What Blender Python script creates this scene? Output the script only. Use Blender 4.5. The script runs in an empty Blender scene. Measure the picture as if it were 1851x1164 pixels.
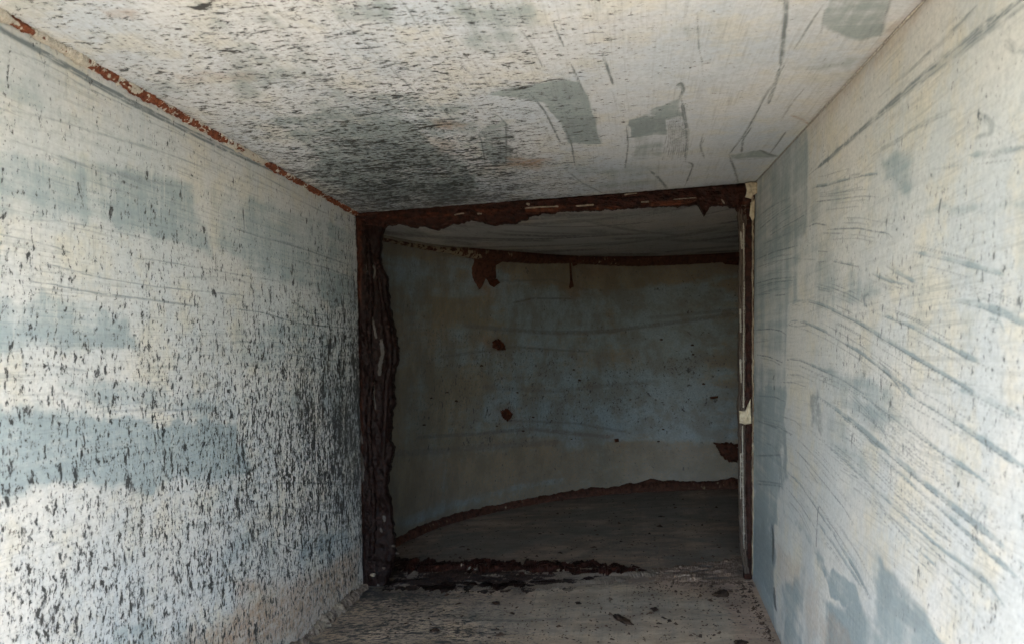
import bpy, math, random
import numpy as np
from mathutils import Vector
from mathutils.bvhtree import BVHTree

# ------------------------------------------------------------------ camera, sky, sun, exposure
sc = bpy.context.scene
C = sc.collection
F_PX, IW, IH = 1346.0, 1851.0, 1164.0            # focal length in photo pixels, photo size
FWD = np.array([-0.16436942, 0.98548435, 0.04246515])
RIGHT = np.array([0.98637411, 0.16451782, 0.0])
UP = np.array([0.00698627, -0.04188652, 0.99909795])
cam_d = bpy.data.cameras.new('camera'); cam = bpy.data.objects.new('camera', cam_d); C.objects.link(cam)
cam_d.sensor_width = 36.0; cam_d.lens = 36.0 * F_PX / IW
cam_d.clip_start = 0.01; cam_d.clip_end = 500
cam.rotation_euler = Vector(FWD).to_track_quat('-Z', 'Y').to_euler()
cam_d.dof.use_dof = True; cam_d.dof.focus_distance = 1.15; cam_d.dof.aperture_fstop = 16.0
sc.camera = cam

SUN_POS = Vector((-0.17, -0.50, 0.85)).normalized()   # towards the sun: behind the open mouth, from the left
w = bpy.data.worlds.new('World'); sc.world = w; w.use_nodes = True
wn = w.node_tree; wn.nodes.clear()
sky = wn.nodes.new('ShaderNodeTexSky'); sky.sky_type = 'NISHITA'; sky.sun_disc = False
sky.sun_elevation = math.asin(SUN_POS.z); sky.sun_rotation = math.atan2(SUN_POS.x, SUN_POS.y)
bg = wn.nodes.new('ShaderNodeBackground'); bg.inputs['Strength'].default_value = 0.065
wo = wn.nodes.new('ShaderNodeOutputWorld')
wn.links.new(sky.outputs[0], bg.inputs[0]); wn.links.new(bg.outputs[0], wo.inputs[0])
sd = bpy.data.lights.new('sun', 'SUN'); sd.energy = 4.5; sd.angle = math.radians(0.5); sd.color = (1.0, 0.985, 0.965)
sun = bpy.data.objects.new('sun', sd); C.objects.link(sun)
sun.rotation_euler = (-SUN_POS).to_track_quat('-Z', 'Y').to_euler(); sun.location = SUN_POS * 5
sc.view_settings.view_transform = 'Standard'; sc.view_settings.look = 'None'
sc.view_settings.gamma = 1.0; sc.view_settings.use_curve_mapping = False
sc.view_settings.exposure = 4.75
sc.render.engine = 'CYCLES'
sc.cycles.max_bounces = 8; sc.cycles.diffuse_bounces = 6; sc.cycles.glossy_bounces = 4
sc.cycles.use_denoising = True
sc.cycles.caustics_reflective = False

# ------------------------------------------------------------------ numeric helpers
rng = np.random.default_rng(7)
TAB = rng.random((16, 256, 256))


def vnoise(x, y, seed=0):
    x = np.asarray(x, float); y = np.asarray(y, float)
    ix = np.floor(x).astype(int); iy = np.floor(y).astype(int)
    fx = x - ix; fy = y - iy
    fx = fx * fx * (3 - 2 * fx); fy = fy * fy * (3 - 2 * fy)
    T = TAB[seed % 16]
    a = T[ix % 256, iy % 256]; b = T[(ix + 1) % 256, iy % 256]
    c = T[ix % 256, (iy + 1) % 256]; d = T[(ix + 1) % 256, (iy + 1) % 256]
    return (a * (1 - fx) + b * fx) * (1 - fy) + (c * (1 - fx) + d * fx) * fy


def fbm(x, y, octv=4, seed=0, gain=0.5):
    s = 0; a = 1; t = 0; f = 1.0
    for k in range(octv):
        s = s + a * vnoise(np.asarray(x) * f + 17.3 * k, np.asarray(y) * f + 9.1 * k, seed + k)
        t += a; a *= gain; f *= 2.03
    return s / t


def sstep(e0, e1, x):
    t = np.clip((x - e0) / (e1 - e0), 0, 1)
    return t * t * (3 - 2 * t)


def ray(p):
    return RIGHT * ((p[0] - IW / 2) / F_PX) - UP * ((p[1] - IH / 2) / F_PX) + FWD


def on_plane_y(p, Y):
    r = ray(p); return r / r[1] * Y


def view(ox, oy, s, pts):                        # measured on an enlarged crop of the photo
    return [(ox + x / s, oy + y / s) for x, y in pts]


def resample(pts, n):
    pts = np.asarray(pts, float)
    seg = np.r_[0, np.cumsum(np.linalg.norm(np.diff(pts, axis=0), axis=1))]
    u = np.linspace(0, seg[-1], n)
    return np.stack([np.interp(u, seg, pts[:, k]) for k in range(pts.shape[1])], 1)


# ------------------------------------------------------------------ object helpers
def tag(o, label, cat, group=None):
    o['label'] = label; o['category'] = cat
    if group: o['group'] = group
    return o


def empty(name, loc, label, cat, group=None):
    o = bpy.data.objects.new(name, None); C.objects.link(o); o.location = loc
    o.empty_display_size = 0.05
    return tag(o, label, cat, group)


def link(name, me, mat, parent=None, label=None, smooth=True):
    o = bpy.data.objects.new(name, me); C.objects.link(o)
    if mat: me.materials.append(mat)
    if smooth and len(me.polygons):
        me.polygons.foreach_set('use_smooth', np.ones(len(me.polygons), bool))
    if parent is not None:
        o.parent = parent
        o.location = -Vector(parent_world(parent))
    if label: o['label'] = label
    return o


def parent_world(o):
    v = Vector(o.location)
    while o.parent: o = o.parent; v += Vector(o.location)
    return v


def mesh_from(verts, faces, name='mesh', marks=None):
    verts = np.ascontiguousarray(verts, np.float32); faces = np.ascontiguousarray(faces, np.int32)
    me = bpy.data.meshes.new(name)
    n, m, k = len(verts), len(faces), faces.shape[1]
    me.vertices.add(n); me.vertices.foreach_set('co', verts.ravel())
    me.loops.add(m * k); me.loops.foreach_set('vertex_index', faces.ravel())
    me.polygons.add(m); me.polygons.foreach_set('loop_start', np.arange(0, m * k, k, dtype=np.int32))
    me.update(calc_edges=True)
    if marks is not None:
        at = me.attributes.new('marks', 'FLOAT_COLOR', 'POINT')
        at.data.foreach_set('color', np.ascontiguousarray(marks, np.float32).ravel())
    return me


def grid_faces(nu, nv, wrap_v=False):
    i = np.arange(nu - 1)[:, None]; j = np.arange(nv if wrap_v else nv - 1)[None, :]
    j2 = (j + 1) % nv
    return np.stack([i * nv + j, i * nv + j2, (i + 1) * nv + j2, (i + 1) * nv + j], -1).reshape(-1, 4)


def grid_mesh(P, name='mesh', marks=None, flip=False):
    nu, nv = P.shape[:2]
    f = grid_faces(nu, nv)
    if flip: f = f[:, ::-1]
    return mesh_from(P.reshape(-1, 3), f, name, None if marks is None else marks.reshape(-1, 4))


# ------------------------------------------------------------------ materials
class NT:
    def __init__(s, name):
        s.m = bpy.data.materials.new(name); s.m.use_nodes = True; s.t = s.m.node_tree
        s.t.nodes.clear(); s.out = s.n('ShaderNodeOutputMaterial')

    def n(s, typ, **kw):
        x = s.t.nodes.new(typ)
        for k, v in kw.items(): setattr(x, k, v)
        return x

    def put(s, sock, v):
        if isinstance(v, bpy.types.NodeSocket): s.t.links.new(v, sock)
        elif isinstance(v, (tuple, list)) and len(v) == 3 and sock.type == 'RGBA': sock.default_value = (*v, 1)
        else: sock.default_value = v

    def math(s, op, a, b=None, c=None, clamp=False):
        x = s.n('ShaderNodeMath', operation=op, use_clamp=clamp)
        for k, v in enumerate((a, b, c)):
            if v is not None: s.put(x.inputs[k], v)
        return x.outputs[0]

    def mix(s, f, a, b, mode='MIX'):
        x = s.n('ShaderNodeMix', data_type='RGBA', blend_type=mode)
        s.put(x.inputs[0], f); s.put(x.inputs[6], a); s.put(x.inputs[7], b)
        return x.outputs[2]

    def ramp(s, v, e0, e1, smooth=True):
        x = s.n('ShaderNodeMapRange', interpolation_type='SMOOTHSTEP' if smooth else 'LINEAR')
        s.put(x.inputs[0], v); s.put(x.inputs[1], e0); s.put(x.inputs[2], e1)
        return x.outputs[0]

    def coords(s, scale, warp=None, loc=(0, 0, 0)):
        tc = s.n('ShaderNodeTexCoord')
        v = tc.outputs['Object']
        mp = s.n('ShaderNodeMapping'); s.put(mp.inputs['Vector'], v)
        mp.inputs['Scale'].default_value = scale; mp.inputs['Location'].default_value = loc
        return mp.outputs[0]

    def noise(s, vec, scale=1.0, detail=3, rough=0.55, dist=0.0):
        x = s.n('ShaderNodeTexNoise'); s.put(x.inputs['Vector'], vec)
        x.inputs['Scale'].default_value = scale; x.inputs['Detail'].default_value = detail
        x.inputs['Roughness'].default_value = rough; x.inputs['Distortion'].default_value = dist
        return x.outputs['Fac']


def painted_steel(name, across, cream, blue, slate, grain=0.26, small=0.75, weave=0.45, stain=(0.31, 0.195, 0.115), pit_col=(0.024, 0.026, 0.027), pit_scale=1.0, dirt=0.0, dirt_col=(0.09, 0.07, 0.055)):
    """across: the axis the flecks are drawn out along ('X' on plates, 'Z' on walls)."""
    T = NT(name)
    at = T.n('ShaderNodeAttribute', attribute_name='marks')
    sp = T.n('ShaderNodeSeparateColor'); T.put(sp.inputs[0], at.outputs['Color'])
    wash, line, dens, rust = sp.outputs[0], sp.outputs[1], sp.outputs[2], at.outputs['Alpha']
    ax = (lambda a, b: (a, b, a)) if across == 'X' else (lambda a, b: (b, b, a))   # a along the drawn-out axis
    # broad brushing along the duct and wiping across it
    brush = T.noise(T.coords((60, 2.2, 60)), 1, 4, 0.6)
    brush_f = T.noise(T.coords((420, 9, 420)), 1, 3, 0.6)
    wipe = T.noise(T.coords(ax(3.5, 34)), 1, 4, 0.6)
    cloud = T.noise(T.coords((7, 7, 7)), 1, 4, 0.6)
    fine = T.noise(T.coords((240, 240, 240)), 1, 4, 0.7)
    # each layer is centred on zero; together they break the washes into brush-wide pieces
    cl2 = T.noise(T.coords((19, 19, 19), loc=(4, 2, 7)), 1, 7, 0.68)
    v = T.math('MULTIPLY_ADD', brush, 0.9, -0.45)
    v = T.math('ADD', v, T.math('MULTIPLY_ADD', wipe, 1.0, -0.5))
    v = T.math('ADD', v, T.math('MULTIPLY_ADD', cloud, 0.9, -0.45))
    v = T.math('ADD', v, T.math('MULTIPLY_ADD', cl2, 0.9, -0.45))
    wv = T.ramp(T.math('ADD', T.math('MULTIPLY_ADD', wash, 0.86, 0.04), v), 0.12, 0.82)
    creamv = T.mix(T.ramp(cloud, 0.35, 0.65), cream, tuple(c * k for c, k in zip(cream, (0.84, 0.90, 0.96))))
    creamv = T.mix(T.math('MULTIPLY', T.ramp(cl2, 0.46, 0.66), 0.75), creamv, tuple(c * k for c, k in zip(cream, (1.0, 0.95, 0.83))))
    col = T.mix(wv, creamv, blue)
    col = T.mix(T.math('MULTIPLY', T.math('MULTIPLY', T.ramp(brush_f, 0.5, 0.68), T.ramp(cl2, 0.3, 0.62)), 0.42 * (0.4 + 0.6 * weave)), col, slate)
    col = T.mix(T.math('MULTIPLY', T.ramp(fine, 0.35, 0.7), grain), col, tuple(c * 0.6 for c in blue))
    wf = T.noise(T.coords(ax(16, 330), loc=(1, 5, 2)), 1, 3, 0.6)      # thin pale and dark wipes across the plate
    col = T.mix(T.math('MULTIPLY', T.math('MULTIPLY', T.ramp(wf, 0.55, 0.70), T.ramp(cloud, 0.36, 0.6)), 0.42 * weave), col, cream)
    col = T.mix(T.math('MULTIPLY', T.math('MULTIPLY', T.ramp(wf, 0.45, 0.3), T.ramp(cl2, 0.36, 0.6)), 0.3 * weave), col, slate)
    # drawn strokes
    lv = T.math('MULTIPLY', line, T.ramp(T.noise(T.coords((150, 60, 150)), 1, 3, 0.7), 0.25, 0.55), clamp=True)
    col = T.mix(lv, col, slate)
    # rust stain, speckled
    rv = T.math('MULTIPLY', rust, T.math('MULTIPLY_ADD', T.noise(T.coords((130, 130, 130)), 1, 5, 0.75), 2.4, -0.55, clamp=True), clamp=True)
    col = T.mix(rv, col, stain)
    if dirt:
        dv = T.math('MULTIPLY', T.ramp(T.noise(T.coords((14, 26, 14)), 1, 6, 0.7), 0.38, 0.62), dirt)
        col = T.mix(dv, col, dirt_col)
    # pits: drawn-out flecks of mixed size, gathered in chains across the plate, where the film has broken
    a, b = 105 * pit_scale, 225 * pit_scale
    n1 = T.noise(T.coords(ax(a, b)), 1, 4, 0.68, 0.3)
    n2 = T.noise(T.coords(ax(a * 0.36, b * 0.42), loc=(3.1, 1.7, 5.3)), 1, 5, 0.66, 0.35)
    n3 = T.noise(T.coords(ax(a * 2.1, b * 1.7), loc=(7.1, 2.7, 1.3)), 1, 3, 0.65, 0.2)
    big = T.noise(T.coords((24, 24, 24)), 1, 3, 0.6)
    chain = T.noise(T.coords(ax(9, 75), loc=(2, 8, 4)), 1, 3, 0.6)
    mod = T.math('ADD', T.math('MULTIPLY_ADD', big, 0.9, -0.45), T.math('MULTIPLY_ADD', chain, 1.1, -0.55))
    d2 = T.math('MULTIPLY', dens, T.math('ADD', mod, 1.0, clamp=False))
    thr1 = T.math('MULTIPLY_ADD', d2, -0.20, 0.695)
    thr2 = T.math('MULTIPLY_ADD', d2, -0.16, 0.709)
    thr3 = T.math('MULTIPLY_ADD', d2, -0.19, 0.70)
    e1, e2, e3 = (T.math('SUBTRACT', n, t) for n, t in ((n1, thr1), (n2, thr2), (n3, thr3)))
    p1, p2, p3 = T.ramp(e1, 0.0, 0.04), T.ramp(e2, 0.0, 0.035), T.ramp(e3, 0.0, 0.05)
    halo = T.ramp(T.math('MAXIMUM', e1, e2), -0.07, 0.03)
    on = T.ramp(dens, 0.0, 0.08)
    pit = T.math('MULTIPLY', T.math('MAXIMUM', T.math('MAXIMUM', p1, p2), T.math('MULTIPLY', p3, small)), on, clamp=True)
    col = T.mix(T.math('MULTIPLY', T.math('MULTIPLY', halo, on), T.math('MULTIPLY', dens, 0.5)), col, slate)
    col = T.mix(T.math('MULTIPLY', pit, 0.93), col, pit_col)
    h = T.math('MULTIPLY_ADD', pit, -1.0, T.math('MULTIPLY', fine, 0.55))
    h = T.math('ADD', h, T.math('MULTIPLY', brush_f, 0.5))
    h = T.math('MULTIPLY_ADD', lv, -0.4, h)
    bp = T.n('ShaderNodeBump'); bp.inputs['Strength'].default_value = 0.35; bp.inputs['Distance'].default_value = 0.0012
    T.put(bp.inputs['Height'], h)
    bs = T.n('ShaderNodeBsdfPrincipled')
    T.put(bs.inputs['Base Color'], col); T.put(bs.inputs['Roughness'], T.math('MULTIPLY_ADD', fine, 0.25, 0.4))
    bs.inputs['Specular IOR Level'].default_value = 0.35
    T.put(bs.inputs['Normal'], bp.outputs[0]); T.put(T.out.inputs[0], bs.outputs[0])
    return T.m


def rust_mat(name, dark, mid, bright, chip=(0.42, 0.38, 0.30), gloss=0.42, scale=(120, 120, 120), bump=0.6, spec=0.2):
    """marks.r: pale paint left on the scale, marks.g: brighter rust."""
    T = NT(name)
    at = T.n('ShaderNodeAttribute', attribute_name='marks')
    sp = T.n('ShaderNodeSeparateColor'); T.put(sp.inputs[0], at.outputs['Color'])
    n = T.noise(T.coords(scale), 1, 6, 0.68)
    f = T.noise(T.coords(tuple(4.5 * k for k in scale)), 1, 4, 0.7)
    col = T.mix(T.ramp(n, 0.36, 0.62), dark, mid)
    col = T.mix(T.math('MULTIPLY', T.ramp(f, 0.56, 0.75), 0.5), col, bright)
    col = T.mix(T.math('MULTIPLY', sp.outputs[1], T.ramp(n, 0.3, 0.6), clamp=True), col, bright)
    cv = T.ramp(T.math('ADD', sp.outputs[0], T.math('MULTIPLY_ADD', n, 0.9, -0.45)), 0.45, 0.6)
    col = T.mix(cv, col, T.mix(T.ramp(f, 0.3, 0.8), chip, tuple(0.55 * k for k in chip)))
    bp = T.n('ShaderNodeBump'); bp.inputs['Strength'].default_value = bump; bp.inputs['Distance'].default_value = 0.002
    T.put(bp.inputs['Height'], T.math('MULTIPLY_ADD', n, 1.0, T.math('MULTIPLY', f, 0.5)))
    bs = T.n('ShaderNodeBsdfPrincipled')
    T.put(bs.inputs['Base Color'], col); T.put(bs.inputs['Roughness'], T.math('MULTIPLY_ADD', f, 0.5, gloss - 0.2))
    bs.inputs['Specular IOR Level'].default_value = spec
    T.put(bs.inputs['Normal'], bp.outputs[0]); T.put(T.out.inputs[0], bs.outputs[0])
    return T.m


CREAM = (0.57, 0.58, 0.565); CREAM_TOP = (0.60, 0.645, 0.69); BLUE = (0.295, 0.36, 0.38); SLATE = (0.15, 0.182, 0.196)
M_LEFT = painted_steel('flecked_wall_paint', 'Z', CREAM, BLUE, SLATE, pit_scale=1.0, small=0.8, weave=0.9)
M_RIGHT = painted_steel('streaked_wall_paint', 'Z', (0.63, 0.63, 0.595), BLUE, SLATE, pit_col=(0.10, 0.115, 0.12))
M_CEIL = painted_steel('ceiling_paint', 'X', CREAM_TOP, BLUE, SLATE)
M_FLOOR = painted_steel('grimy_floor_paint', 'X', (0.49, 0.37, 0.26), (0.32, 0.28, 0.225), (0.09, 0.08, 0.07), stain=(0.36, 0.235, 0.17), dirt=0.5)
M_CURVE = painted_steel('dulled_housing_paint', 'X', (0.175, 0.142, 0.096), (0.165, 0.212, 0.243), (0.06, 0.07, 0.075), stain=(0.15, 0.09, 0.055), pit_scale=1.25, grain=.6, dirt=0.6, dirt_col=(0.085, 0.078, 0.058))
M_PLATE = painted_steel('dulled_plate_paint', 'X', (0.54, 0.525, 0.49), (0.41, 0.43, 0.44), (0.10, 0.11, 0.115), dirt=0.25, dirt_col=(0.26, 0.25, 0.22))
M_PLATE_LOW = painted_steel('dirty_plate_paint', 'X', (0.37, 0.26, 0.18), (0.18, 0.155, 0.125), (0.08, 0.075, 0.065), dirt=0.75, dirt_col=(0.10, 0.072, 0.055))
M_RUST = rust_mat('dark_rust_scale', (0.009, 0.0045, 0.0035), (0.028, 0.010, 0.007), (0.075, 0.024, 0.012), spec=.08, chip=(0.22, 0.19, 0.15))
M_JAMB = rust_mat('black_rust_scale', (0.004, 0.0022, 0.002), (0.011, 0.0045, 0.0035), (0.045, 0.015, 0.008), chip=(0.07, 0.064, 0.058), spec=0.09, gloss=0.42, bump=.7, scale=(150, 150, 130))
M_ORANGE = rust_mat('orange_rust_on_weld', (0.055, 0.017, 0.010), (0.115, 0.036, 0.019), (0.19, 0.066, 0.03), chip=(0.44, 0.43, 0.38), gloss=0.7, scale=(230, 230, 230))
M_BROWN = rust_mat('brown_rust_on_weld', (0.018, 0.007, 0.005), (0.042, 0.016, 0.011), (0.075, 0.03, 0.017), chip=(0.20, 0.165, 0.11), gloss=0.7)
M_STRIP = rust_mat('flaking_strip', (0.035, 0.025, 0.02), (0.08, 0.062, 0.05), (0.14, 0.115, 0.095), chip=(0.30, 0.285, 0.25), gloss=0.65, scale=(420, 420, 30))
M_CHIP = rust_mat('cream_paint_chip', (0.26, 0.225, 0.16), (0.37, 0.325, 0.24), (0.42, 0.38, 0.29), gloss=0.7, bump=0.25)
M_CRUST = rust_mat('ragged_pale_paint', (0.22, 0.22, 0.205), (0.42, 0.42, 0.385), (0.54, 0.53, 0.48), gloss=.7, scale=(300, 300, 300))
M_SILL = rust_mat('broken_scale_on_sill', (0.010, 0.007, 0.006), (0.04, 0.022, 0.016), (0.08, 0.045, 0.03), chip=(0.20, 0.16, 0.125), gloss=.7)
M_CRUMB = rust_mat('brown_crumbs', (0.11, 0.075, 0.055), (0.24, 0.175, 0.13), (0.34, 0.27, 0.21), chip=(0.4, 0.33, 0.26), gloss=.8, scale=(200, 200, 200))
M_CRUMBLE = rust_mat('grimy_weld', (0.03, 0.02, 0.015), (0.11, 0.085, 0.065), (0.17, 0.13, 0.10), chip=(0.20, 0.165, 0.125), gloss=.8, scale=(160, 160, 160))
M_EDGE = rust_mat('dirty_cream_edge', (0.12, 0.09, 0.065), (0.26, 0.225, 0.165), (0.34, 0.30, 0.23), gloss=0.7, scale=(60, 60, 60))
M_FLAKE = rust_mat('loose_flake', (0.008, 0.006, 0.005), (0.022, 0.014, 0.011), (0.07, 0.045, 0.03), spec=.1, gloss=0.6)

# ------------------------------------------------------------------ the duct: four lofted plates
Y_END, Y_MOUTH = 1.2, -0.02
CORN = {k: on_plane_y(p, Y_END) for k, p in dict(TL=(645, 388), TR=(1364.5, 331), BL=(657, 1062), BR=(1360, 1045)).items()}
DIRS = {}
for k, p in dict(TL=(0, 25), TR=(1672, 0), BL=(545, 1163), BR=(1412, 1162)).items():
    n = np.cross(CORN[k], ray(p)); n /= np.linalg.norm(n)
    d = np.array([0, 1.0, 0]) - n[1] * n; DIRS[k] = d / d[1]


def edge(k, Y):
    return CORN[k] + DIRS[k] * (np.asarray(Y, float)[..., None] - Y_END)


class Plate:
    """A wall of the duct between two corner edges; marks are kept in metres along (y) and across (v)."""

    def __init__(s, a, b, off, n_along, n_across, y0=0.36, y1=Y_END):
        s.a, s.b, s.off = a, b, off                      # off: distance of the wall from the eye line
        ys = np.r_[np.linspace(Y_MOUTH, y0, 8)[:-1], 1 / np.linspace(1 / y0, 1 / y1, n_along)]
        s.y = ys; s.t = np.linspace(0, 1, n_across)
        A, B = edge(a, ys), edge(b, ys)
        s.P = A[:, None] * (1 - s.t)[None, :, None] + B[:, None] * s.t[None, :, None]
        s.wid = np.linalg.norm(B - A, axis=1).mean()
        nr = np.cross(B[0] - A[0], DIRS[a]); nr /= np.linalg.norm(nr)      # sheet metal is never quite flat
        yy_, tt_ = np.meshgrid(ys, s.t * s.wid, indexing='ij')
        wob = .0042 * (fbm(yy_ * 5 + off * 40, tt_ * 5, 2, 3) - .5) + .0010 * (fbm(yy_ * 26, tt_ * 26 + off * 70, 3, 6) - .5)
        s.P = s.P + nr * (wob * sstep(0, .05, s.t * (1 - s.t))[None] * sstep(Y_END, Y_END - .1, ys)[:, None])[..., None]
        s.Y, s.V = np.meshgrid(ys, s.t * s.wid, indexing='ij')
        s.M = np.zeros(s.P.shape[:2] + (4,))

    def at(s, p):
        r = ray(p); r = r / r[1]
        lo, hi = 0.05, 4.0
        def g(Y):
            A, B = edge(s.a, Y), edge(s.b, Y); q = r * Y - A; e = B - A
            return q[0] * e[2] - q[2] * e[0]
        glo = g(lo)
        for _ in range(50):
            mid = (lo + hi) / 2
            if (g(mid) > 0) == (glo > 0): lo = mid
            else: hi = mid
        A, B = edge(s.a, lo), edge(s.b, lo); e = B - A
        return np.array([lo, (r * lo - A) @ e / (e @ e) * s.wid])

    def point(s, yv, lift=0.0):
        A, B = edge(s.a, yv[0]), edge(s.b, yv[0])
        return A + (B - A) * (yv[1] / s.wid)

    def _box(s, q, pad):
        i0, i1 = np.searchsorted(s.y, [q[:, 0].min() - pad * 3, q[:, 0].max() + pad * 3])
        j0, j1 = np.searchsorted(s.V[0], [q[:, 1].min() - pad, q[:, 1].max() + pad])
        return slice(max(i0 - 1, 0), i1 + 1), slice(max(j0 - 1, 0), j1 + 1)

    def line(s, pts, wpx=3.0, v=0.8, ch=1, soft=0.5, seed=0, broken=0.35, w2=None, bristle=True):
        q = np.array([s.at(p) for p in pts]); n = max(8, 6 * len(pts))
        if len(pts) > 2:                                 # round the corners a little
            u = np.linspace(0, len(pts) - 1, n); k = np.arange(len(pts))
            q = np.stack([np.interp(u, k, q[:, 0]), np.interp(u, k, q[:, 1])], 1)
            for _ in range(2): q[1:-1] = (q[:-2] + 2 * q[1:-1] + q[2:]) / 4
        uq = np.linspace(0, 1, len(q))                   # strokes thin out towards their ends
        ws = np.linspace(wpx, w2 if w2 else wpx, len(q)) * np.clip(np.minimum(uq, 1 - uq) * 7, .3, 1)
        for k in range(len(q) - 1):
            ym = (q[k, 0] + q[k + 1, 0]) / 2; wm = ws[k] * ym / F_PX / 2
            fx = min(1.0, abs(s.off) / ym)               # foreshortening of the along direction
            pad = wm * 3 / fx * 0.6 + 0.002
            a, b = s._box(q[k:k + 2], pad)
            if a.stop - a.start < 1 or b.stop - b.start < 1: continue
            X = (s.Y[a, b] - q[k, 0]) * fx; Z = s.V[a, b] - q[k, 1]
            dx, dz = (q[k + 1, 0] - q[k, 0]) * fx, q[k + 1, 1] - q[k, 1]
            t = np.clip((X * dx + Z * dz) / (dx * dx + dz * dz + 1e-12), 0, 1)
            d = np.hypot(X - t * dx, Z - t * dz)
            d = d * (0.7 + 0.6 * fbm(s.Y[a, b] * 90, s.V[a, b] * 90, 2, seed))
            m = 1 - sstep(wm * (1 - soft), wm * (1 + soft), d)
            if bristle and ch == 1 and ws[k] > 3.4:                              # dry bristles leave lines along the stroke
                sdv = (X * dz - Z * dx) / math.hypot(dx, dz); al = (X * dx + Z * dz) / math.hypot(dx, dz)
                m = m * (.5 + .75 * sstep(.3, .6, vnoise(sdv / (1.5 * ym / F_PX) + seed * 5, al / (60 * ym / F_PX) + k * .1, seed)))
            m = m * (1 - broken * sstep(0.45, 0.7, fbm(s.Y[a, b] * 50 + seed, s.V[a, b] * 50, 3, seed + 3))) * v
            s.M[a, b, ch] = np.maximum(s.M[a, b, ch], m)

    def area(s, pts, v=0.8, ch=0, soft_px=8.0, rag_px=12.0, seed=0, streak=0.25, add=False, comb='max'):
        q = np.array([s.at(p) for p in pts]); ym = q[:, 0].mean()
        fx = min(1.0, abs(s.off) / ym); sw = soft_px * ym / F_PX; rg = rag_px * ym / F_PX
        a, b = s._box(q, (sw + rg) / fx * 1.2)
        X, Z = s.Y[a, b] * fx, s.V[a, b]
        X = X + (fbm(s.Y[a, b] * 45, s.V[a, b] * 45, 3, seed) - 0.5) * rg * 2
        Z = Z + (fbm(s.Y[a, b] * 45 + 31, s.V[a, b] * 45, 3, seed + 2) - 0.5) * rg * 2
        qx, qz = q[:, 0] * fx, q[:, 1]
        ins = np.zeros(X.shape, bool); dist = np.full(X.shape, 1e9)
        for k in range(len(q)):
            x0, z0 = qx[k], qz[k]; x1, z1 = qx[(k + 1) % len(q)], qz[(k + 1) % len(q)]
            dx, dz = x1 - x0, z1 - z0
            t = np.clip(((X - x0) * dx + (Z - z0) * dz) / (dx * dx + dz * dz + 1e-12), 0, 1)
            dist = np.minimum(dist, np.hypot(X - x0 - t * dx, Z - z0 - t * dz))
            c = (z0 > Z) != (z1 > Z)
            with np.errstate(divide='ignore', invalid='ignore'):
                ins ^= c & (X < (x1 - x0) * (Z - z0) / (z1 - z0) + x0)
        sdv = np.where(ins, dist, -dist)
        m = sstep(-sw, sw, sdv)
        st = fbm(s.Y[a, b] * 12, s.V[a, b] * 220, 3, seed + 5)
        m = m * (1 - streak + streak * 2 * st) * v
        if comb == 'max': s.M[a, b, ch] = np.maximum(s.M[a, b, ch], m)
        elif comb == 'sub': s.M[a, b, ch] = s.M[a, b, ch] * (1 - np.clip(m, 0, 1))

    def density(s, ctrl, ch=2, sig=0.11):
        num = np.zeros(s.Y.shape); den = np.full(s.Y.shape, 1e-9)
        for px, py, v in ctrl:
            q = s.at((px, py)); g = np.exp(-(((s.Y - q[0]) ** 2) + (s.V - q[1]) ** 2) / (2 * sig * sig)) + 1e-7
            num += g * v; den += g
        s.M[..., ch] = np.maximum(s.M[..., ch], num / den)


LW = Plate('TL', 'BL', 0.455, 560, 640)
RW = Plate('TR', 'BR', 0.185, 560, 640)
CE = Plate('TL', 'TR', 0.25, 560, 700)
FL = Plate('BL', 'BR', 0.37, 220, 640, y0=0.85)

# ---- left wall: blue wash, flecks, faint axial lines
LW.density([(20, 95, 0.0), (60, 160, .36), (200, 250, .52), (260, 210, .08), (350, 330, .46), (420, 315, .08), (560, 365, .2), (100, 450, .45), (300, 450, .42),
            (500, 500, .55), (620, 500, .6), (620, 600, .85), (50, 600, .55), (250, 600, .55), (450, 650, .68), (600, 800, 1.1), (100, 800, .55), (300, 800, .6),
            (450, 820, .9), (100, 1000, .7), (300, 1000, .74), (500, 950, .95), (620, 960, .95), (640, 750, 1.15), (635, 850, 1.2), (150, 1130, .68), (400, 1130, .45), (560, 1080, .35), (630, 1040, .4)])
LW.area([(-40, 265), (90, 285), (200, 300), (345, 335), (385, 465), (200, 412), (-40, 385)], .61, seed=1, soft_px=16, rag_px=22)
LW.area([(385, 335), (640, 415), (645, 570), (500, 505), (385, 455)], .51, seed=2, soft_px=14)  # grey patch near the frame: part wash, part shade put into the colour
LW.area([(-40, 528), (150, 540), (235, 575), (250, 640), (120, 632), (-40, 640)], .61, seed=3, soft_px=18, rag_px=24)
LW.area([(15, 655), (130, 662), (170, 690), (280, 700), (400, 735), (380, 746), (180, 742), (100, 700)], .49, seed=4, soft_px=14, rag_px=20)
LW.area([(-40, 735), (180, 752), (420, 768), (460, 850), (250, 880), (80, 888), (-40, 915)], .9, seed=5, soft_px=18, rag_px=26)
LW.area([(425, 960), (640, 960), (645, 1000), (520, 1030), (410, 1010)], .49, seed=6, soft_px=16)
LW.area([(210, 1130), (340, 1120), (350, 1200), (200, 1200)], .49, seed=7, soft_px=12)
LW.area([(-40, 100), (120, 180), (160, 250), (-40, 230)], .4, seed=8, soft_px=20)
LW.area([(480, 560), (640, 600), (640, 760), (430, 745), (420, 640)], .35, seed=9, soft_px=30)
LW.area([(150, 240), (190, 245), (220, 300), (200, 420), (160, 410)], .49, comb='sub', seed=9, soft_px=10)
LW.line(view(0, 0, 2.644, [(-60, 105), (0, 140), (200, 250), (500, 425), (800, 580), (1100, 725), (1400, 855), (1690, 1010)]), 17, .95, w2=8, soft=.25, broken=.15)
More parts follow.
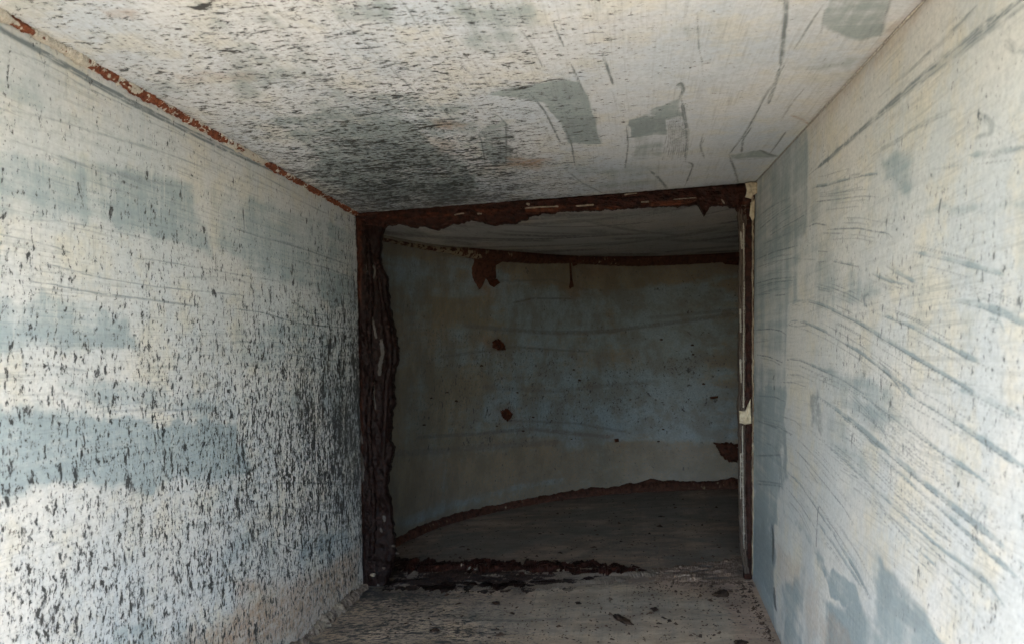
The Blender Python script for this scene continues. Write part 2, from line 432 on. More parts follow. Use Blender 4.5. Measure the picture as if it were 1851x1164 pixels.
for k, (pts, wd, v) in enumerate([
    ([(0, 230), (200, 295), (470, 450)], 3, .5), ([(330, 380), (500, 460), (650, 530)], 2.5, .6), ([(0, 250), (230, 320)], 3, .4),
    ([(0, 520), (250, 570), (480, 640), (800, 740)], 4, .4), ([(0, 660), (220, 720), (500, 830), (900, 900)], 5, .45),
    ([(380, 620), (700, 700), (1050, 830)], 3, .45), ([(600, 540), (900, 660), (1150, 790), (1400, 920)], 2.5, .5), ([(760, 640), (1000, 770), (1300, 900), (1640, 1060)], 2.5, .45),
    ([(0, 1045), (300, 1060), (560, 1110), (720, 1150)], 3, .5), ([(200, 740), (400, 790), (640, 850)], 8, .3), ([(100, 610), (300, 640), (600, 740)], 6, .3)]):
    LW.line(view(0, 0, 2.644, pts), wd, v, seed=k)
for k, (pts, wd, v) in enumerate([
    ([(140, 190), (250, 210), (420, 260), (700, 310), (1000, 340), (1200, 360)], 2.6, .8), ([(100, 285), (230, 300), (420, 340), (700, 375), (960, 410)], 3, .8),
    ([(0, 65), (250, 120), (330, 150)], 3, .6), ([(630, 175), (760, 190), (1100, 250), (1400, 300)], 2.5, .6), ([(1270, 80), (1450, 135), (1650, 205)], 3.2, .8),
    ([(1080, 20), (1280, 90), (1400, 110)], 4, .6), ([(1420, 190), (1560, 225), (1690, 275)], 2.2, .8), ([(1080, 415), (1250, 435), (1420, 490), (1700, 515)], 2.4, .9),
    ([(1380, 370), (1470, 440), (1560, 450)], 2, .8), ([(1040, 570), (1230, 575)], 2.2, .8), ([(1340, 630), (1480, 650), (1690, 680)], 2.2, .7),
    ([(50, 685), (240, 690), (420, 715)], 6, .4), ([(100, 830), (280, 820), (440, 850)], 5, .4), ([(0, 935), (480, 940), (800, 970)], 3, .45),
    ([(520, 905), (760, 905), (1010, 890)], 5, .4), ([(820, 270), (1100, 270), (1220, 310)], 5, .35)]):
    LW.line(view(0, 400, 2.644, pts), wd, v, seed=k + 4)
for k, (pts, wd, v) in enumerate([
    ([(840, 600), (1000, 590), (1280, 560)], 3, .5), ([(1280, 665), (1450, 720), (1560, 680), (1700, 645)], 2, .9), ([(520, 1070), (800, 940), (1000, 880), (1250, 830)], 3, .5),
    ([(1160, 400), (1400, 390), (1700, 400)], 2.2, .7), ([(430, 1080), (700, 960)], 2.5, .4), ([(900, 880), (1200, 800), (1500, 830)], 2.5, .4), ([(1100, 520), (1300, 500), (1690, 545)], 2.2, .6)]):
    LW.line(view(0, 724, 2.644, pts), wd, v, seed=k + 9)
LW.area(view(0, 724, 2.644, [(840, 1160), (1050, 1060), (1250, 920), (1560, 800), (1720, 680), (1725, 900), (1450, 1140), (1100, 1250), (860, 1250)]), .85, ch=3, soft_px=24, seed=3, rag_px=18)
LW.area(view(0, 724, 2.644, [(1120, 860), (1260, 870), (1270, 930), (1130, 920)]), .7, ch=3, soft_px=10, seed=5)
LW.line([(648, 400), (650, 600), (652, 820), (656, 1040)], 6, .6, ch=3)

# ---- ceiling
CE.density([(200, 60, .42), (100, 20, .3), (350, 120, .6), (500, 80, .6), (420, 160, .65), (700, 60, .58), (400, 200, .6), (550, 250, .75), (650, 320, 1.0), (750, 200, .74), (740, 300, 1.02), (800, 350, 1.1), (950, 345, .8),
            (850, 320, 1.0), (700, 360, .95), (480, 240, .6), (560, 310, .7), (900, 150, .6), (1000, 80, .45), (1000, 250, .55), (1000, 330, .45), (1150, 150, .28), (1200, 300, .1), (1300, 100, .1),
            (1300, 250, .03), (1450, 100, 0), (1550, 50, 0), (1400, 250, 0), (800, 30, .5)], sig=.09)
B = lambda pts: view(600, 0, 2.644, pts)
K = lambda pts: view(1150, 0, 2.6405, pts)
CE.area(B([(740, 460), (860, 425), (1060, 385), (1180, 400), (1230, 480), (1260, 600), (1285, 690), (1130, 690), (1090, 590), (1010, 500), (880, 470)]), .95, soft_px=3, rag_px=3, seed=1)
CE.area(B([(1090, 560), (1250, 560), (1285, 690), (1130, 692)]), .35, ch=1, soft_px=4, seed=2)
CE.area(B([(1060, 390), (1180, 400), (1240, 520), (1100, 470)]), .25, ch=1, soft_px=6, seed=2)
CE.area(B([(1420, 580), (1590, 540), (1602, 645), (1430, 660)]), 1, soft_px=2.5, rag_px=3, seed=2)
CE.area(B([(1430, 590), (1590, 550), (1600, 640), (1440, 650)]), .4, ch=1, soft_px=3, seed=2)
CE.area(B([(1560, 500), (1660, 470), (1680, 560), (1600, 580), (1500, 550)]), .8, soft_px=4, seed=3)
CE.area(B([(1430, 660), (1600, 650), (1585, 765), (1440, 770)]), .5, soft_px=4, seed=3)
CE.area(B([(700, 620), (830, 590), (852, 640), (862, 790), (760, 800), (700, 700)]), .7, soft_px=4, seed=4)
CE.area(B([(1150, 830), (1400, 790), (1720, 770), (1900, 770), (1860, 900), (1300, 930)]), .25, soft_px=6, seed=5)
CE.area(B([(-60, 560), (250, 520), (420, 590), (520, 720), (700, 830), (700, 950), (200, 960), (-100, 850)]), .85, soft_px=16, rag_px=20, seed=6)
CE.area(B([(-40, 620), (250, 600), (430, 680), (520, 830), (640, 960), (200, 965), (-20, 900)]), .22, ch=1, soft_px=30, rag_px=30, seed=11)
CE.area([(400, 60), (560, 50), (590, 130), (430, 190)], .5, soft_px=20, seed=7)
CE.area([(590, 0), (720, -10), (700, 40), (600, 45)], .5, soft_px=14, seed=8)
CE.area([(520, 175), (700, 150), (850, 200), (860, 260), (700, 270), (560, 240)], .55, soft_px=22, rag_px=24, seed=12)
CE.area([(190, -20), (420, -20), (560, 60), (430, 80), (260, 40)], .4, soft_px=22, rag_px=24, seed=13)
CE.area([(820, 10), (960, 0), (1000, 60), (900, 110), (840, 80)], .4, soft_px=22, rag_px=24, seed=14)
CE.area([(480, 200), (640, 210), (780, 260), (720, 330), (560, 270)], .6, soft_px=20, seed=8)
CE.area([(130, 90), (330, 150), (360, 200), (200, 140)], .2, soft_px=20, seed=8)
for k, (pts, wd, v) in enumerate([
    ([(940, 445), (1020, 540), (1060, 620), (1095, 690)], 4, .95), ([(1138, 300), (1165, 360), (1200, 437)], 4, .95), ([(1060, 110), (1085, 170), (1112, 230)], 3.5, .85),
    ([(1295, 260), (1320, 340), (1345, 410)], 5, .8), ([(910, 150), (960, 220), (1010, 330)], 3, .6), ([(1105, 590), (1145, 690), (1162, 800)], 3, .9),
    ([(1408, 610), (1416, 700), (1400, 820)], 3, .8), ([(1748, 60), (1748, 130)], 7, .45), ([(1748, 130), (1755, 240)], 10, .7), ([(1755, 240), (1770, 300)], 5, .7), ([(1768, 300), (1772, 360)], 3, .4),
    ([(0, 60), (180, 230), (300, 350), (410, 460)], 5, .55), ([(0, 60), (180, 230)], 7, .35), ([(330, 0), (380, 80), (430, 150)], 5, .4), ([(0, 200), (160, 350)], 5, .35),
    ([(1520, 820), (1560, 850), (1600, 905)], 3, .85), ([(1688, 890), (1730, 790), (1680, 775)], 3, .85), ([(1130, 830), (1200, 880), (1290, 922)], 3, .6),
    ([(1775, 635), (1760, 700), (1780, 760)], 3, .7), ([(1793, 640), (1768, 690)], 2.5, .7), ([(700, 640), (720, 700), (732, 780)], 2.5, .8), ([(686, 710), (694, 800)], 2, .8),
    ([(760, 640), (775, 780)], 3, .5), ([(830, 590), (835, 690), (830, 780)], 3, .8), ([(740, 540), (800, 560), (835, 600), (840, 640)], 3, .6), ([(1250, 670), (1250, 800)], 3, .5), ([(1245, 280), (1275, 350)], 2, .4),
    ([(1340, 440), (1370, 545)], 5, .35), ([(1620, 60), (1640, 380)], 2.5, .3), ([(1650, 410), (1668, 402), (1682, 430), (1660, 475)], 6, .9), ([(1670, 475), (1685, 560), (1702, 640), (1690, 770)], 6, .95),
    ([(1535, 670), (1530, 740)], 2, .6), ([(1470, 670), (1470, 720)], 2, .4), ([(1600, 650), (1580, 770)], 3, .6), ([(1060, 1000), (1075, 1080)], 4, .6), ([(430, 560), (520, 620)], 4, .5)]):
    CE.line(B(pts), wd, min(1, v * 1.15), seed=k, broken=.2, soft=.35)
for k in range(11):                                      # dry-brush comb on the hook mark
    x = 1600 + k * 8.5
    CE.line(B([(x, 560 - k * 6), (x + 12, 640), (x + 6 + k, 700 + 6 * (k % 3)), (x - 6 + k * 1.5, 745 + 8 * (k % 4))]), 1.8, .85, seed=k, broken=.5)
for k, (pts, wd, v) in enumerate([
    ([(716, -30), (714, 60), (700, 200), (690, 320)], 8, .75), ([(690, 320), (660, 410), (632, 492)], 6, .75), ([(706, 320), (660, 400), (620, 450), (530, 620), (443, 745)], 4, .8), ([(443, 745), (465, 800), (487, 872)], 3, .95),
    ([(555, 600), (510, 665), (502, 740)], 3.5, .7), ([(640, 735), (680, 680), (716, 628)], 3, .75), ([(588, 720), (630, 738), (675, 748)], 3, .9), ([(900, 60), (884, 165)], 4, .6),
    ([(690, 575), (750, 480), (808, 420)], 3, .5), ([(915, 5), (840, 110), (755, 245)], 4, .5), ([(920, 322), (950, 282)], 4, .6), ([(962, 338), (992, 300)], 4, .6), ([(890, 300), (905, 282)], 3, .5),
    ([(970, 155), (960, 190)], 5, .5), ([(1125, 135), (1105, 195)], 4, .5), ([(1040, 30), (1015, 195)], 3, .4), ([(1220, -20), (1190, 90), (1165, 175)], 4, .5), ([(925, 420), (940, 395)], 3, .45), ([(60, 815), (110, 860), (150, 900)], 3, .8),
    ([(450, 765), (560, 765), (660, 748)], 2, .3), ([(640, 735), (668, 752)], 2.5, .8)]):
    CE.line(K(pts), wd, min(1, v * 1.2), seed=k + 3, broken=.2, soft=.35)
CE.line(K([(738, 548), (790, 570), (822, 592)]), 3, .9, ch=3)
CE.area(K([(930, -60), (1225, -60), (1165, 175), (1060, 200), (880, 130)]), .8, soft_px=5, rag_px=4, seed=2)
CE.area(K([(600, -60), (860, -60), (800, 130), (710, 130)]), .3, soft_px=14, seed=3)
CE.area(K([(720, 310), (1050, 295), (1010, 340), (760, 335)]), .45, soft_px=10, seed=4)
CE.area(K([(450, 742), (590, 720), (675, 750), (455, 768)]), .9, soft_px=2, rag_px=2, seed=5)
CE.area(K([(-100, 760), (440, 750), (487, 872), (-100, 930)]), .22, soft_px=6, seed=6)
CE.area(B([(480, 590), (640, 595), (620, 625), (520, 625)]), .8, ch=3, soft_px=8, rag_px=10, seed=1)
CE.area(B([(470, 670), (600, 680), (560, 740), (500, 730)]), .5, ch=3, soft_px=12, rag_px=10, seed=2)
CE.area(B([(865, 765), (950, 770), (1060, 775), (1000, 800), (880, 808), (790, 815)]), 1., ch=3, soft_px=6, rag_px=10, seed=3)
CE.area([(310, 132), (450, 130), (460, 142), (330, 148)], .4, ch=3, soft_px=8, seed=4)
CE.area([(180, 18), (250, 25), (240, 40), (195, 35)], .5, ch=3, soft_px=8, seed=4)
CE.area(K([(820, 592), (1130, 235), (1380, -20), (1420, -20), (1180, 240), (840, 592)]), .45, ch=3, soft_px=10, seed=5)
CE.line([(640, 382), (500, 300), (350, 215), (150, 105), (0, 20)], 18, .25, ch=3, soft=.9)

# ---- right wall
R5 = lambda pts: view(1300, 240, 2.53, pts)
rs = random.Random(12)


def right_stroke(pts, wd, v, seed, w2):
    """A brush mark and the fine scratches that run beside it."""
    if wd > 3.4 or w2 > 5:                               # a translucent blue grey band with one crisp edge
        RW.line(pts, wd * 1.0, .25 + .6 * v, ch=0, seed=seed, broken=.6, w2=w2 * .95, soft=.5)
        RW.line(pts, wd * .8, v * .2, seed=seed, broken=.6, w2=w2 * .75, soft=.4)
    p = resample(pts, 14); t = np.gradient(p, axis=0); t /= np.linalg.norm(t, axis=1)[:, None]; nn = np.stack([-t[:, 1], t[:, 0]], 1)
    off = (wd * .35) if wd > 3.4 or w2 > 5 else 0
    e = p + nn * np.linspace(off, off * w2 / wd, 14)[:, None]
    RW.line([tuple(x) for x in e], min(wd, 2.0), min(1, v * 1.25), seed=seed, broken=.3, soft=.3)
    if math.dist(pts[0], pts[-1]) < 60: return
    for _ in range(rs.choice((2, 3, 3, 4))):
        i0 = rs.randrange(0, 5); i1 = rs.randrange(i0 + 6, 15)
        o = rs.choice((-1, 1)) * rs.uniform(3, 15) * (1 + wd / 10)
        q = p[i0:i1] + nn[i0:i1] * (o + np.linspace(0, rs.uniform(-2, 2), i1 - i0))[:, None]
        RW.line([tuple(x) for x in q], rs.uniform(1.1, 1.7), rs.uniform(.4, .8), seed=seed + 1, broken=.5, soft=.3)


R6 = lambda pts: view(1300, 700, 2.508, pts)
RW.density([(1400, 600, .02), (1500, 400, .3), (1600, 300, .25), (1600, 500, .42), (1580, 540, .5), (1750, 600, .42), (1800, 400, .3), (1700, 800, .36), (1600, 900, .2),
            (1550, 1050, .0), (1450, 950, .06), (1800, 1000, .3), (1750, 200, .15), (1600, 150, .05), (1480, 330, .2)], sig=.07)
RW.area(R5([(150, 200), (402, -100), (404, 200), (395, 462), (355, 490), (350, 770), (310, 790), (303, 1170), (150, 1170)]), .5, soft_px=1.5, rag_px=1.5, seed=1)
RW.area(R5([(230, 470), (390, 290), (400, 462), (355, 500), (170, 590), (165, 560)]), .3, ch=1, soft_px=8, seed=2)
RW.area(R5([(740, 110), (860, 90), (890, 240), (860, 310), (740, 220)]), .7, soft_px=12, seed=3)
RW.area(R5([(400, 440), (780, 450), (880, 320), (740, 180), (420, 250)]), .25, soft_px=12, seed=3)
RW.area(R5([(350, 500), (500, 480), (660, 600), (760, 700), (640, 830), (420, 780), (360, 770)]), .45, soft_px=20, seed=4)
RW.area(R5([(900, 350), (1394, 310), (1394, 345), (950, 375)]), .4, soft_px=10, seed=5)
RW.area(R5([(480, 1080), (620, 1090), (800, 1160), (900, 1400), (600, 1300)]), .6, soft_px=14, seed=6)
RW.area(R6([(150, -10), (300, -10), (290, 460), (260, 600), (150, 640)]), .75, soft_px=3, seed=6)
RW.area(R6([(190, 60), (200, 150), (170, 160), (165, 70)]), .5, ch=1, soft_px=4, seed=6)
RW.area(R6([(260, 160), (290, 200), (290, 460), (262, 480)]), .35, ch=1, soft_px=3, seed=6)
RW.area(R6([(410, 10), (440, 60), (455, 200), (430, 190)]), .6, ch=1, soft_px=3, seed=7)
RW.area(R6([(150, 560), (250, 590), (255, 720), (245, 1000), (290, 1250), (180, 1000), (150, 860)]), 1, soft_px=5, seed=7)
RW.area(R6([(150, 640), (245, 640), (250, 780), (240, 980), (170, 840)]), .3, ch=1, soft_px=6, seed=7)
RW.area(R6([(720, 745), (790, 840), (870, 930), (960, 1060), (1080, 1250), (500, 1250), (480, 960), (700, 1000)]), .85, soft_px=11, rag_px=14, seed=8)
RW.area(R6([(725, 755), (850, 910), (960, 1060), (900, 1100), (740, 1000)]), .25, ch=1, soft_px=5, rag_px=5, seed=8)
RW.area(R6([(460, 780), (560, 860), (600, 900), (610, 960), (560, 1010), (500, 930)]), .9, soft_px=4, seed=9)
RW.area(R6([(330, 560), (470, 740), (450, 880), (360, 700)]), .7, soft_px=8, seed=10)
RW.area(R6([(280, 900), (380, 800), (380, 1250), (290, 1250)]), .7, soft_px=6, seed=10)
RW.area(R6([(520, 100), (640, 290), (760, 480), (560, 330), (470, 210)]), .45, soft_px=14, seed=11)
RW.area(R6([(300, 600), (340, 620), (440, 760), (450, 880), (360, 760)]), .9, comb='sub', soft_px=5, seed=11)
RW.area(R6([(265, 720), (370, 810), (370, 880), (280, 900)]), .35, ch=3, soft_px=8, seed=12)
RW.area(R6([(385, 900), (450, 880), (450, 1160), (385, 1160)]), .3, ch=3, soft_px=6, seed=13)
RW.area(R6([(480, 1000), (560, 1070), (640, 1250), (460, 1250)]), .35, ch=3, soft_px=6, seed=14)
RW.line(R6([(150, 870), (210, 1010), (270, 1150), (330, 1290)]), 26, .5, ch=3, soft=.8)
RW.line(K([(830, 590), (920, 500), (1080, 330), (1240, 160), (1400, 0)]), 30, .42, ch=3, soft=.9, w2=40)
for k, (pts, wd, v, w2) in enumerate([
    ([(175, 450), (260, 380), (340, 320)], 3, .9, 5), ([(225, 475), (310, 420), (400, 370)], 3, .8, 5), ([(180, 385), (240, 340), (310, 300)], 2.5, .5, 3), ([(190, 510), (300, 460), (395, 400)], 5, .6, 8),
    ([(165, 583), (250, 545), (352, 517)], 3, .95, 3), ([(165, 620), (250, 590), (350, 570)], 3, .5, 3), ([(165, 692), (240, 670), (335, 660)], 2.8, .9, 2.5), ([(165, 708), (260, 682), (335, 676)], 2.5, .7, 2.5),
    ([(160, 745), (230, 735)], 2, .6, 2), ([(250, 745), (300, 740)], 2, .7, 2), ([(160, 902), (230, 896), (280, 905), (306, 925)], 2.6, .9, 2.6), ([(160, 955), (230, 945)], 4, .35, 3), ([(165, 1012), (220, 1022), (290, 1050)], 2.6, .8, 3),
    ([(180, 1025), (240, 1040), (285, 1065)], 2.2, .5, 3), ([(415, 258), (440, 245), (490, 240), (570, 215), (650, 195), (720, 187)], 4, .8, 5), ([(430, 318), (560, 303), (650, 290), (725, 295)], 2.6, .65, 3),
    ([(398, 432), (440, 415), (490, 425)], 3, .7, 3), ([(490, 445), (560, 440), (640, 438), (700, 452), (770, 460), (790, 480)], 3, .8, 3), ([(470, 460), (560, 462)], 2, .5, 2), ([(520, 585), (580, 597), (645, 612)], 6, .8, 5),
    ([(445, 542), (495, 545)], 2, .6, 2), ([(445, 592), (490, 590)], 2, .6, 2), ([(355, 575), (440, 578)], 4, .35, 3), ([(440, 692), (520, 712), (600, 745), (660, 780)], 2.6, .6, 3), ([(440, 705), (520, 722)], 2, .55, 2), ([(445, 715), (510, 730)], 2, .45, 2),
    ([(320, 790), (355, 768), (410, 768), (480, 790), (560, 830), (640, 868), (760, 945), (900, 1030), (1110, 1150), (1250, 1240)], 4, .75, 9), ([(305, 880), (330, 858), (380, 862), (410, 875), (480, 905), (560, 950), (640, 1000), (720, 1060), (830, 1140), (900, 1200)], 3, .75, 7),
    ([(315, 880), (350, 885), (410, 878)], 2, .4, 2), ([(480, 798), (600, 850), (700, 910)], 3, .4, 4), ([(710, 820), (790, 850), (870, 880), (1000, 950), (1130, 1020), (1270, 1080)], 5, .6, 9), ([(870, 540), (1050, 580), (1200, 620), (1300, 650)], 7, .4, 10),
    ([(700, 645), (780, 680), (860, 695)], 5, .5, 4), ([(760, 600), (830, 650), (910, 690)], 6, .4, 6), ([(1060, 760), (1200, 790), (1300, 825), (1420, 880)], 10, .55, 16), ([(300, 1035), (350, 1030), (400, 1050), (480, 1085), (560, 1120), (680, 1200)], 4, .7, 6),
    ([(650, 1010), (720, 1060), (790, 1120), (850, 1200)], 4, .7, 5), ([(280, 1140), (340, 1140), (400, 1164)], 3, .6, 3), ([(310, 1105), (360, 1105), (440, 1140)], 2.5, .5, 3), ([(730, 930), (800, 960), (850, 990)], 9, .3, 9), ([(1140, 105), (1250, 90), (1394, 70)], 8, .35, 10),
    ([(960, 165), (1090, 150)], 6, .25, 6), ([(1230, 850), (1290, 865), (1305, 910)], 5, .3, 5), ([(600, 190), (640, 185)], 6, .4, 5)]):
    right_stroke(R5(pts), wd, v, k, w2)
for k, (pts, wd, v, w2) in enumerate([
    ([(590, -10), (720, 80), (850, 180), (960, 255), (1050, 320), (1230, 440)], 7, .7, 9), ([(820, -10), (880, 45), (1000, 110), (1100, 175), (1200, 240), (1290, 300), (1420, 380)], 5, .8, 15), ([(450, 40), (530, 95), (620, 165), (700, 235), (800, 320), (950, 450), (1100, 570), (1250, 680), (1420, 830)], 6, .8, 17),
    ([(560, 130), (640, 190), (720, 270)], 8, .6, 6), ([(690, 270), (780, 350), (900, 460), (1060, 600), (1220, 740), (1420, 910)], 4, .65, 12), ([(430, 210), (560, 320), (700, 450), (840, 580), (1000, 730), (1220, 880), (1300, 990)], 3, .65, 9), ([(620, 300), (760, 440), (960, 640), (1050, 700)], 3, .65, 4),
    ([(340, 280), (400, 345), (480, 440), (560, 540), (610, 620)], 3, .75, 4), ([(290, 370), (360, 430), (440, 545), (520, 660), (600, 800), (690, 960)], 3, .8, 7), ([(300, 450), (370, 540), (440, 650)], 3, .6, 4), ([(300, 500), (360, 570), (420, 690)], 3, .5, 4), ([(440, 600), (540, 740), (640, 900)], 5, .6, 6),
    ([(270, 180), (330, 215)], 3, .7, 3), ([(280, 130), (340, 150), (370, 180)], 2.5, .5, 2.5), ([(170, 37), (250, 42), (300, 65)], 2.6, .95, 2.6), ([(170, 148), (215, 165), (270, 187)], 3, .95, 3), ([(175, 155), (270, 178), (320, 215)], 2.2, .7, 2.5), ([(165, 308), (220, 308), (285, 303)], 2.6, .9, 2.2), ([(170, 422), (230, 428), (290, 438)], 2.6, .9, 2.6), ([(170, 436), (240, 441), (285, 447)], 2.2, .8, 2.2),
    ([(210, 250), (240, 262), (265, 300)], 2, .5, 2), ([(1080, 10), (1150, 20), (1240, 70), (1400, 150)], 10, .5, 14), ([(720, 90), (820, 160), (890, 270)], 3, .3, 4), ([(820, 340), (1000, 480), (1100, 570)], 6, .5, 8), ([(740, 560), (900, 730), (1100, 930), (1280, 1150)], 3, .4, 7), ([(1100, 500), (1200, 620)], 4, .3, 5),
    ([(570, 0), (700, 140), (830, 330)], 3, .5, 4), ([(380, 340), (450, 440)], 2.5, .5, 3), ([(520, 350), (700, 480), (800, 620)], 2.5, .35, 4), ([(650, 60), (760, 160), (840, 210)], 3, .35, 4), ([(1180, 510), (1215, 540), (1170, 600)], 4, .35, 4), ([(860, 480), (1000, 620), (1200, 800)], 3, .4, 5), ([(640, 440), (800, 600), (960, 800)], 2.5, .35, 4),
    ([(480, 250), (640, 380), (720, 480)], 2.2, .5, 3), ([(350, 230), (450, 330), (540, 430)], 2.2, .5, 3), ([(660, 30), (760, 130), (900, 250), (1000, 350)], 2.5, .35, 4), ([(460, 560), (560, 700), (640, 830)], 2.5, .5, 3), ([(760, 200), (860, 300), (960, 380)], 2.5, .4, 4)]):
    right_stroke(R6(pts), wd, v, k + 5, w2)
for pts, wd in (([(446, 540), (443, 585)], 5), ([(443, 585), (438, 720)], 3), ([(240, 620), (246, 700), (241, 800)], 4), ([(250, 905), (250, 960), (256, 1008)], 5), ([(246, -6), (246, 8)], 6), ([(245, -55), (240, -38)], 5)):
    RW.line(R6(pts), wd, 1.0, ch=1, broken=.1); RW.line(R6(pts), wd, 1.0, ch=2, broken=.0); RW.line(R6(pts), wd * 1.1, 1.0, ch=1, broken=0)
RW.line(R5([(680, 735), (660, 755), (668, 795)]), 5, .9)
for k, (pts, wd, v, w2) in enumerate([
    ([(825, 835), (905, 770), (1080, 615), (1280, 440), (1400, 340), (1600, 180), (1860, -20)], 4, .85, 26), ([(1180, 530), (1400, 360), (1640, 190), (1900, -10)], 4, .4, 12), ([(1155, 465), (1240, 390), (1330, 312), (1500, 150), (1620, 30)], 4, .6, 9), ([(1120, 745), (1180, 705), (1270, 655), (1310, 620), (1420, 560), (1520, 520)], 6, .55, 9), ([(1640, 745), (1740, 725), (1860, 708)], 8, .45, 10),
    ([(1640, 540), (1700, 590), (1695, 640), (1620, 660)], 8, .4, 8), ([(1700, 590), (1860, 690)], 5, .25, 6), ([(1760, 195), (1800, 230), (1870, 255)], 10, .4, 12), ([(1370, 280), (1480, 180), (1600, 60)], 5, .4, 9), ([(900, 780), (980, 700), (1060, 630)], 4, .5, 4)]):
    RW.line(K(pts), wd, v, seed=k + 2, broken=.3, w2=w2)

# ---- floor
FL.density([(700, 1090, 1.0), (640, 1120, .8), (800, 1140, .8), (820, 1080, .7), (1000, 1100, .35), (1300, 1100, .35), (1200, 1150, .25)], sig=.05)
FL.area([(850, 1070), (1080, 1065), (1340, 1080), (1400, 1164), (1100, 1164), (950, 1164), (800, 1110)], .6, soft_px=20, seed=1)
FL.area([(1080, 1030), (1350, 1030), (1420, 1180), (1340, 1170), (1300, 1080), (1180, 1060)], .8, ch=3, soft_px=14, seed=2, rag_px=16)
FL.area([(820, 1065), (960, 1066), (965, 1100), (840, 1100)], .35, ch=3, soft_px=8, seed=3)
FL.area([(640, 1060), (1180, 1035), (1190, 1050), (960, 1068), (820, 1070), (790, 1095), (660, 1080)], .8, ch=1, soft_px=6, seed=3)
FL.line([(970, 1070), (960, 1110)], 4, .8); FL.line([(1140, 1100), (1110, 1090)], 3, .5)
FL.line([(800, 1116), (930, 1122), (1040, 1116)], 5, .5)

duct = empty('steel_duct', (-0.13, 0.45, -0.37), 'pale grey painted steel duct, square in section, that the view looks down', 'duct')
link('side_wall', grid_mesh(LW.P, 'side_wall', LW.M), M_LEFT, duct, 'left wall thick with black flecks')
link('side_wall', grid_mesh(RW.P, 'side_wall', RW.M, True), M_RIGHT, duct, 'right wall with long blue grey brush streaks')
link('ceiling', grid_mesh(CE.P, 'ceiling', CE.M, True), M_CEIL, duct, 'flecked ceiling with darker grey paint patches')
link('floor', grid_mesh(FL.P, 'floor', FL.M), M_FLOOR, duct, 'grimy brown grey floor')


def bead(name, pts, r, mat, parent, amp=0.5, n=900, m=14, chip=None, seed=0, label=None, freq=160, lump=1.0, bright=1.0):
    """A weld bead or crust along a path: a lumpy tube; chip(u) gives the paint left on it."""
    q = resample(pts, n); L = np.linalg.norm(np.diff(q, axis=0), axis=1).sum()
    tg = np.gradient(q, axis=0); tg /= np.linalg.norm(tg, axis=1)[:, None]
    ref = np.array([0, 0, 1.0]) if abs(tg[n // 2][2]) < .9 else np.array([1.0, 0, 0])
    a = np.cross(tg, ref); a /= np.linalg.norm(a, axis=1)[:, None]; b = np.cross(a, tg)
    u = np.linspace(0, L, n); th = np.linspace(0, 2 * np.pi, m, endpoint=False)
    rr = np.interp(u / L, np.linspace(0, 1, len(r)), r) if hasattr(r, '__len__') else np.full(n, r)
    U, TH = np.meshgrid(u, th, indexing='ij')
    nz = fbm(U * freq, np.cos(TH) * 2 + np.sin(TH) * 1.3 + 9, 4, seed, .6) - .5
    nz += lump * (fbm(U * freq * .22, TH * 0 + 3.3, 3, seed + 1) - .5)
    R = rr[:, None] * (1 + amp * 2 * nz)
    P = q[:, None] + a[:, None] * (R * np.cos(TH))[..., None] + b[:, None] * (R * np.sin(TH))[..., None]
    mk = np.zeros((n, m, 4))
    if chip is not None:
        mk[..., 0] = np.clip(np.interp(u / L, np.linspace(0, 1, len(chip)), chip)[:, None] + (fbm(U * 130, TH * 1.1, 5, seed + 4, .68) - .5) * 1.9, 0, 1)
    mk[..., 1] = fbm(U * 40, TH, 3, seed + 6) * bright
    return link(name, mesh_from(P.reshape(-1, 3), grid_faces(n, m, True), name, mk.reshape(-1, 4)), mat, parent, label)


# rusty weld along the upper left corner: bare rust where the photo shows it, paint elsewhere
yy = np.linspace(0.40, 1.19, 60)
TLpath = edge('TL', yy) + np.array([0.0035, 0, -0.0015])
px_y = np.array([LW.at((x, 25 + 0.5585 * x + 2))[0] for x in np.linspace(0, 640, 60)])
bare = np.interp(np.linspace(0, 640, 60), [0, 8, 12, 45, 50, 145, 155, 210, 218, 420, 428, 470, 478, 640], [.95, .9, .25, .25, .95, .95, .2, .22, .3, .2, .9, .8, .33, .15])
chip_u = np.interp(np.linspace(.40, 1.19, 300), px_y, bare)
bead('weld_bead', TLpath, [.0038, .0042, .0042, .0040, .0038], M_ORANGE, duct, amp=.62, n=2200, m=16, chip=chip_u, seed=2, label='upper left weld, orange with rust', freq=330)
bead('paint_crust', edge('TL', yy) + np.array([.0018, 0, .0006]), [.0046, .0049, .0049, .0046, .0044], M_CRUST, duct, amp=1.0, n=2200, m=16, seed=8, label='pale ragged paint along the upper left weld', freq=420, lump=.6)
yb = np.linspace(0.86, 1.19, 30)
bead('weld_bead', edge('BL', yb) + np.array([.003, 0, .002]), [.008, .0085, .009, .0095, .009], M_CRUMBLE, duct, amp=.8, n=700, chip=[.55, .6, .5, .6, .5, .35, .2], seed=5, label='lower left weld, ragged and grimy', freq=130)
bead('weld_bead', edge('TR', np.linspace(.36, 1.19, 40)) + np.array([-.0012, 0, -.0012]), .0009, M_CRUST, duct, amp=.3, n=400, m=8, seed=6, label='thin upper right weld, painted over', freq=80)

# ------------------------------------------------------------------ curved housing beyond the duct
zf = lambda X: -0.356 + 0.0738 * np.asarray(X)
zc = lambda X: 0.2587 + 0.0457 * np.asarray(X)


def on_tilt(p, fn):
    r = ray(p); k = float(fn(1.0) - fn(0.0)); z0 = float(fn(0.0))
    return r * (z0 / (r[2] - k * r[0]))


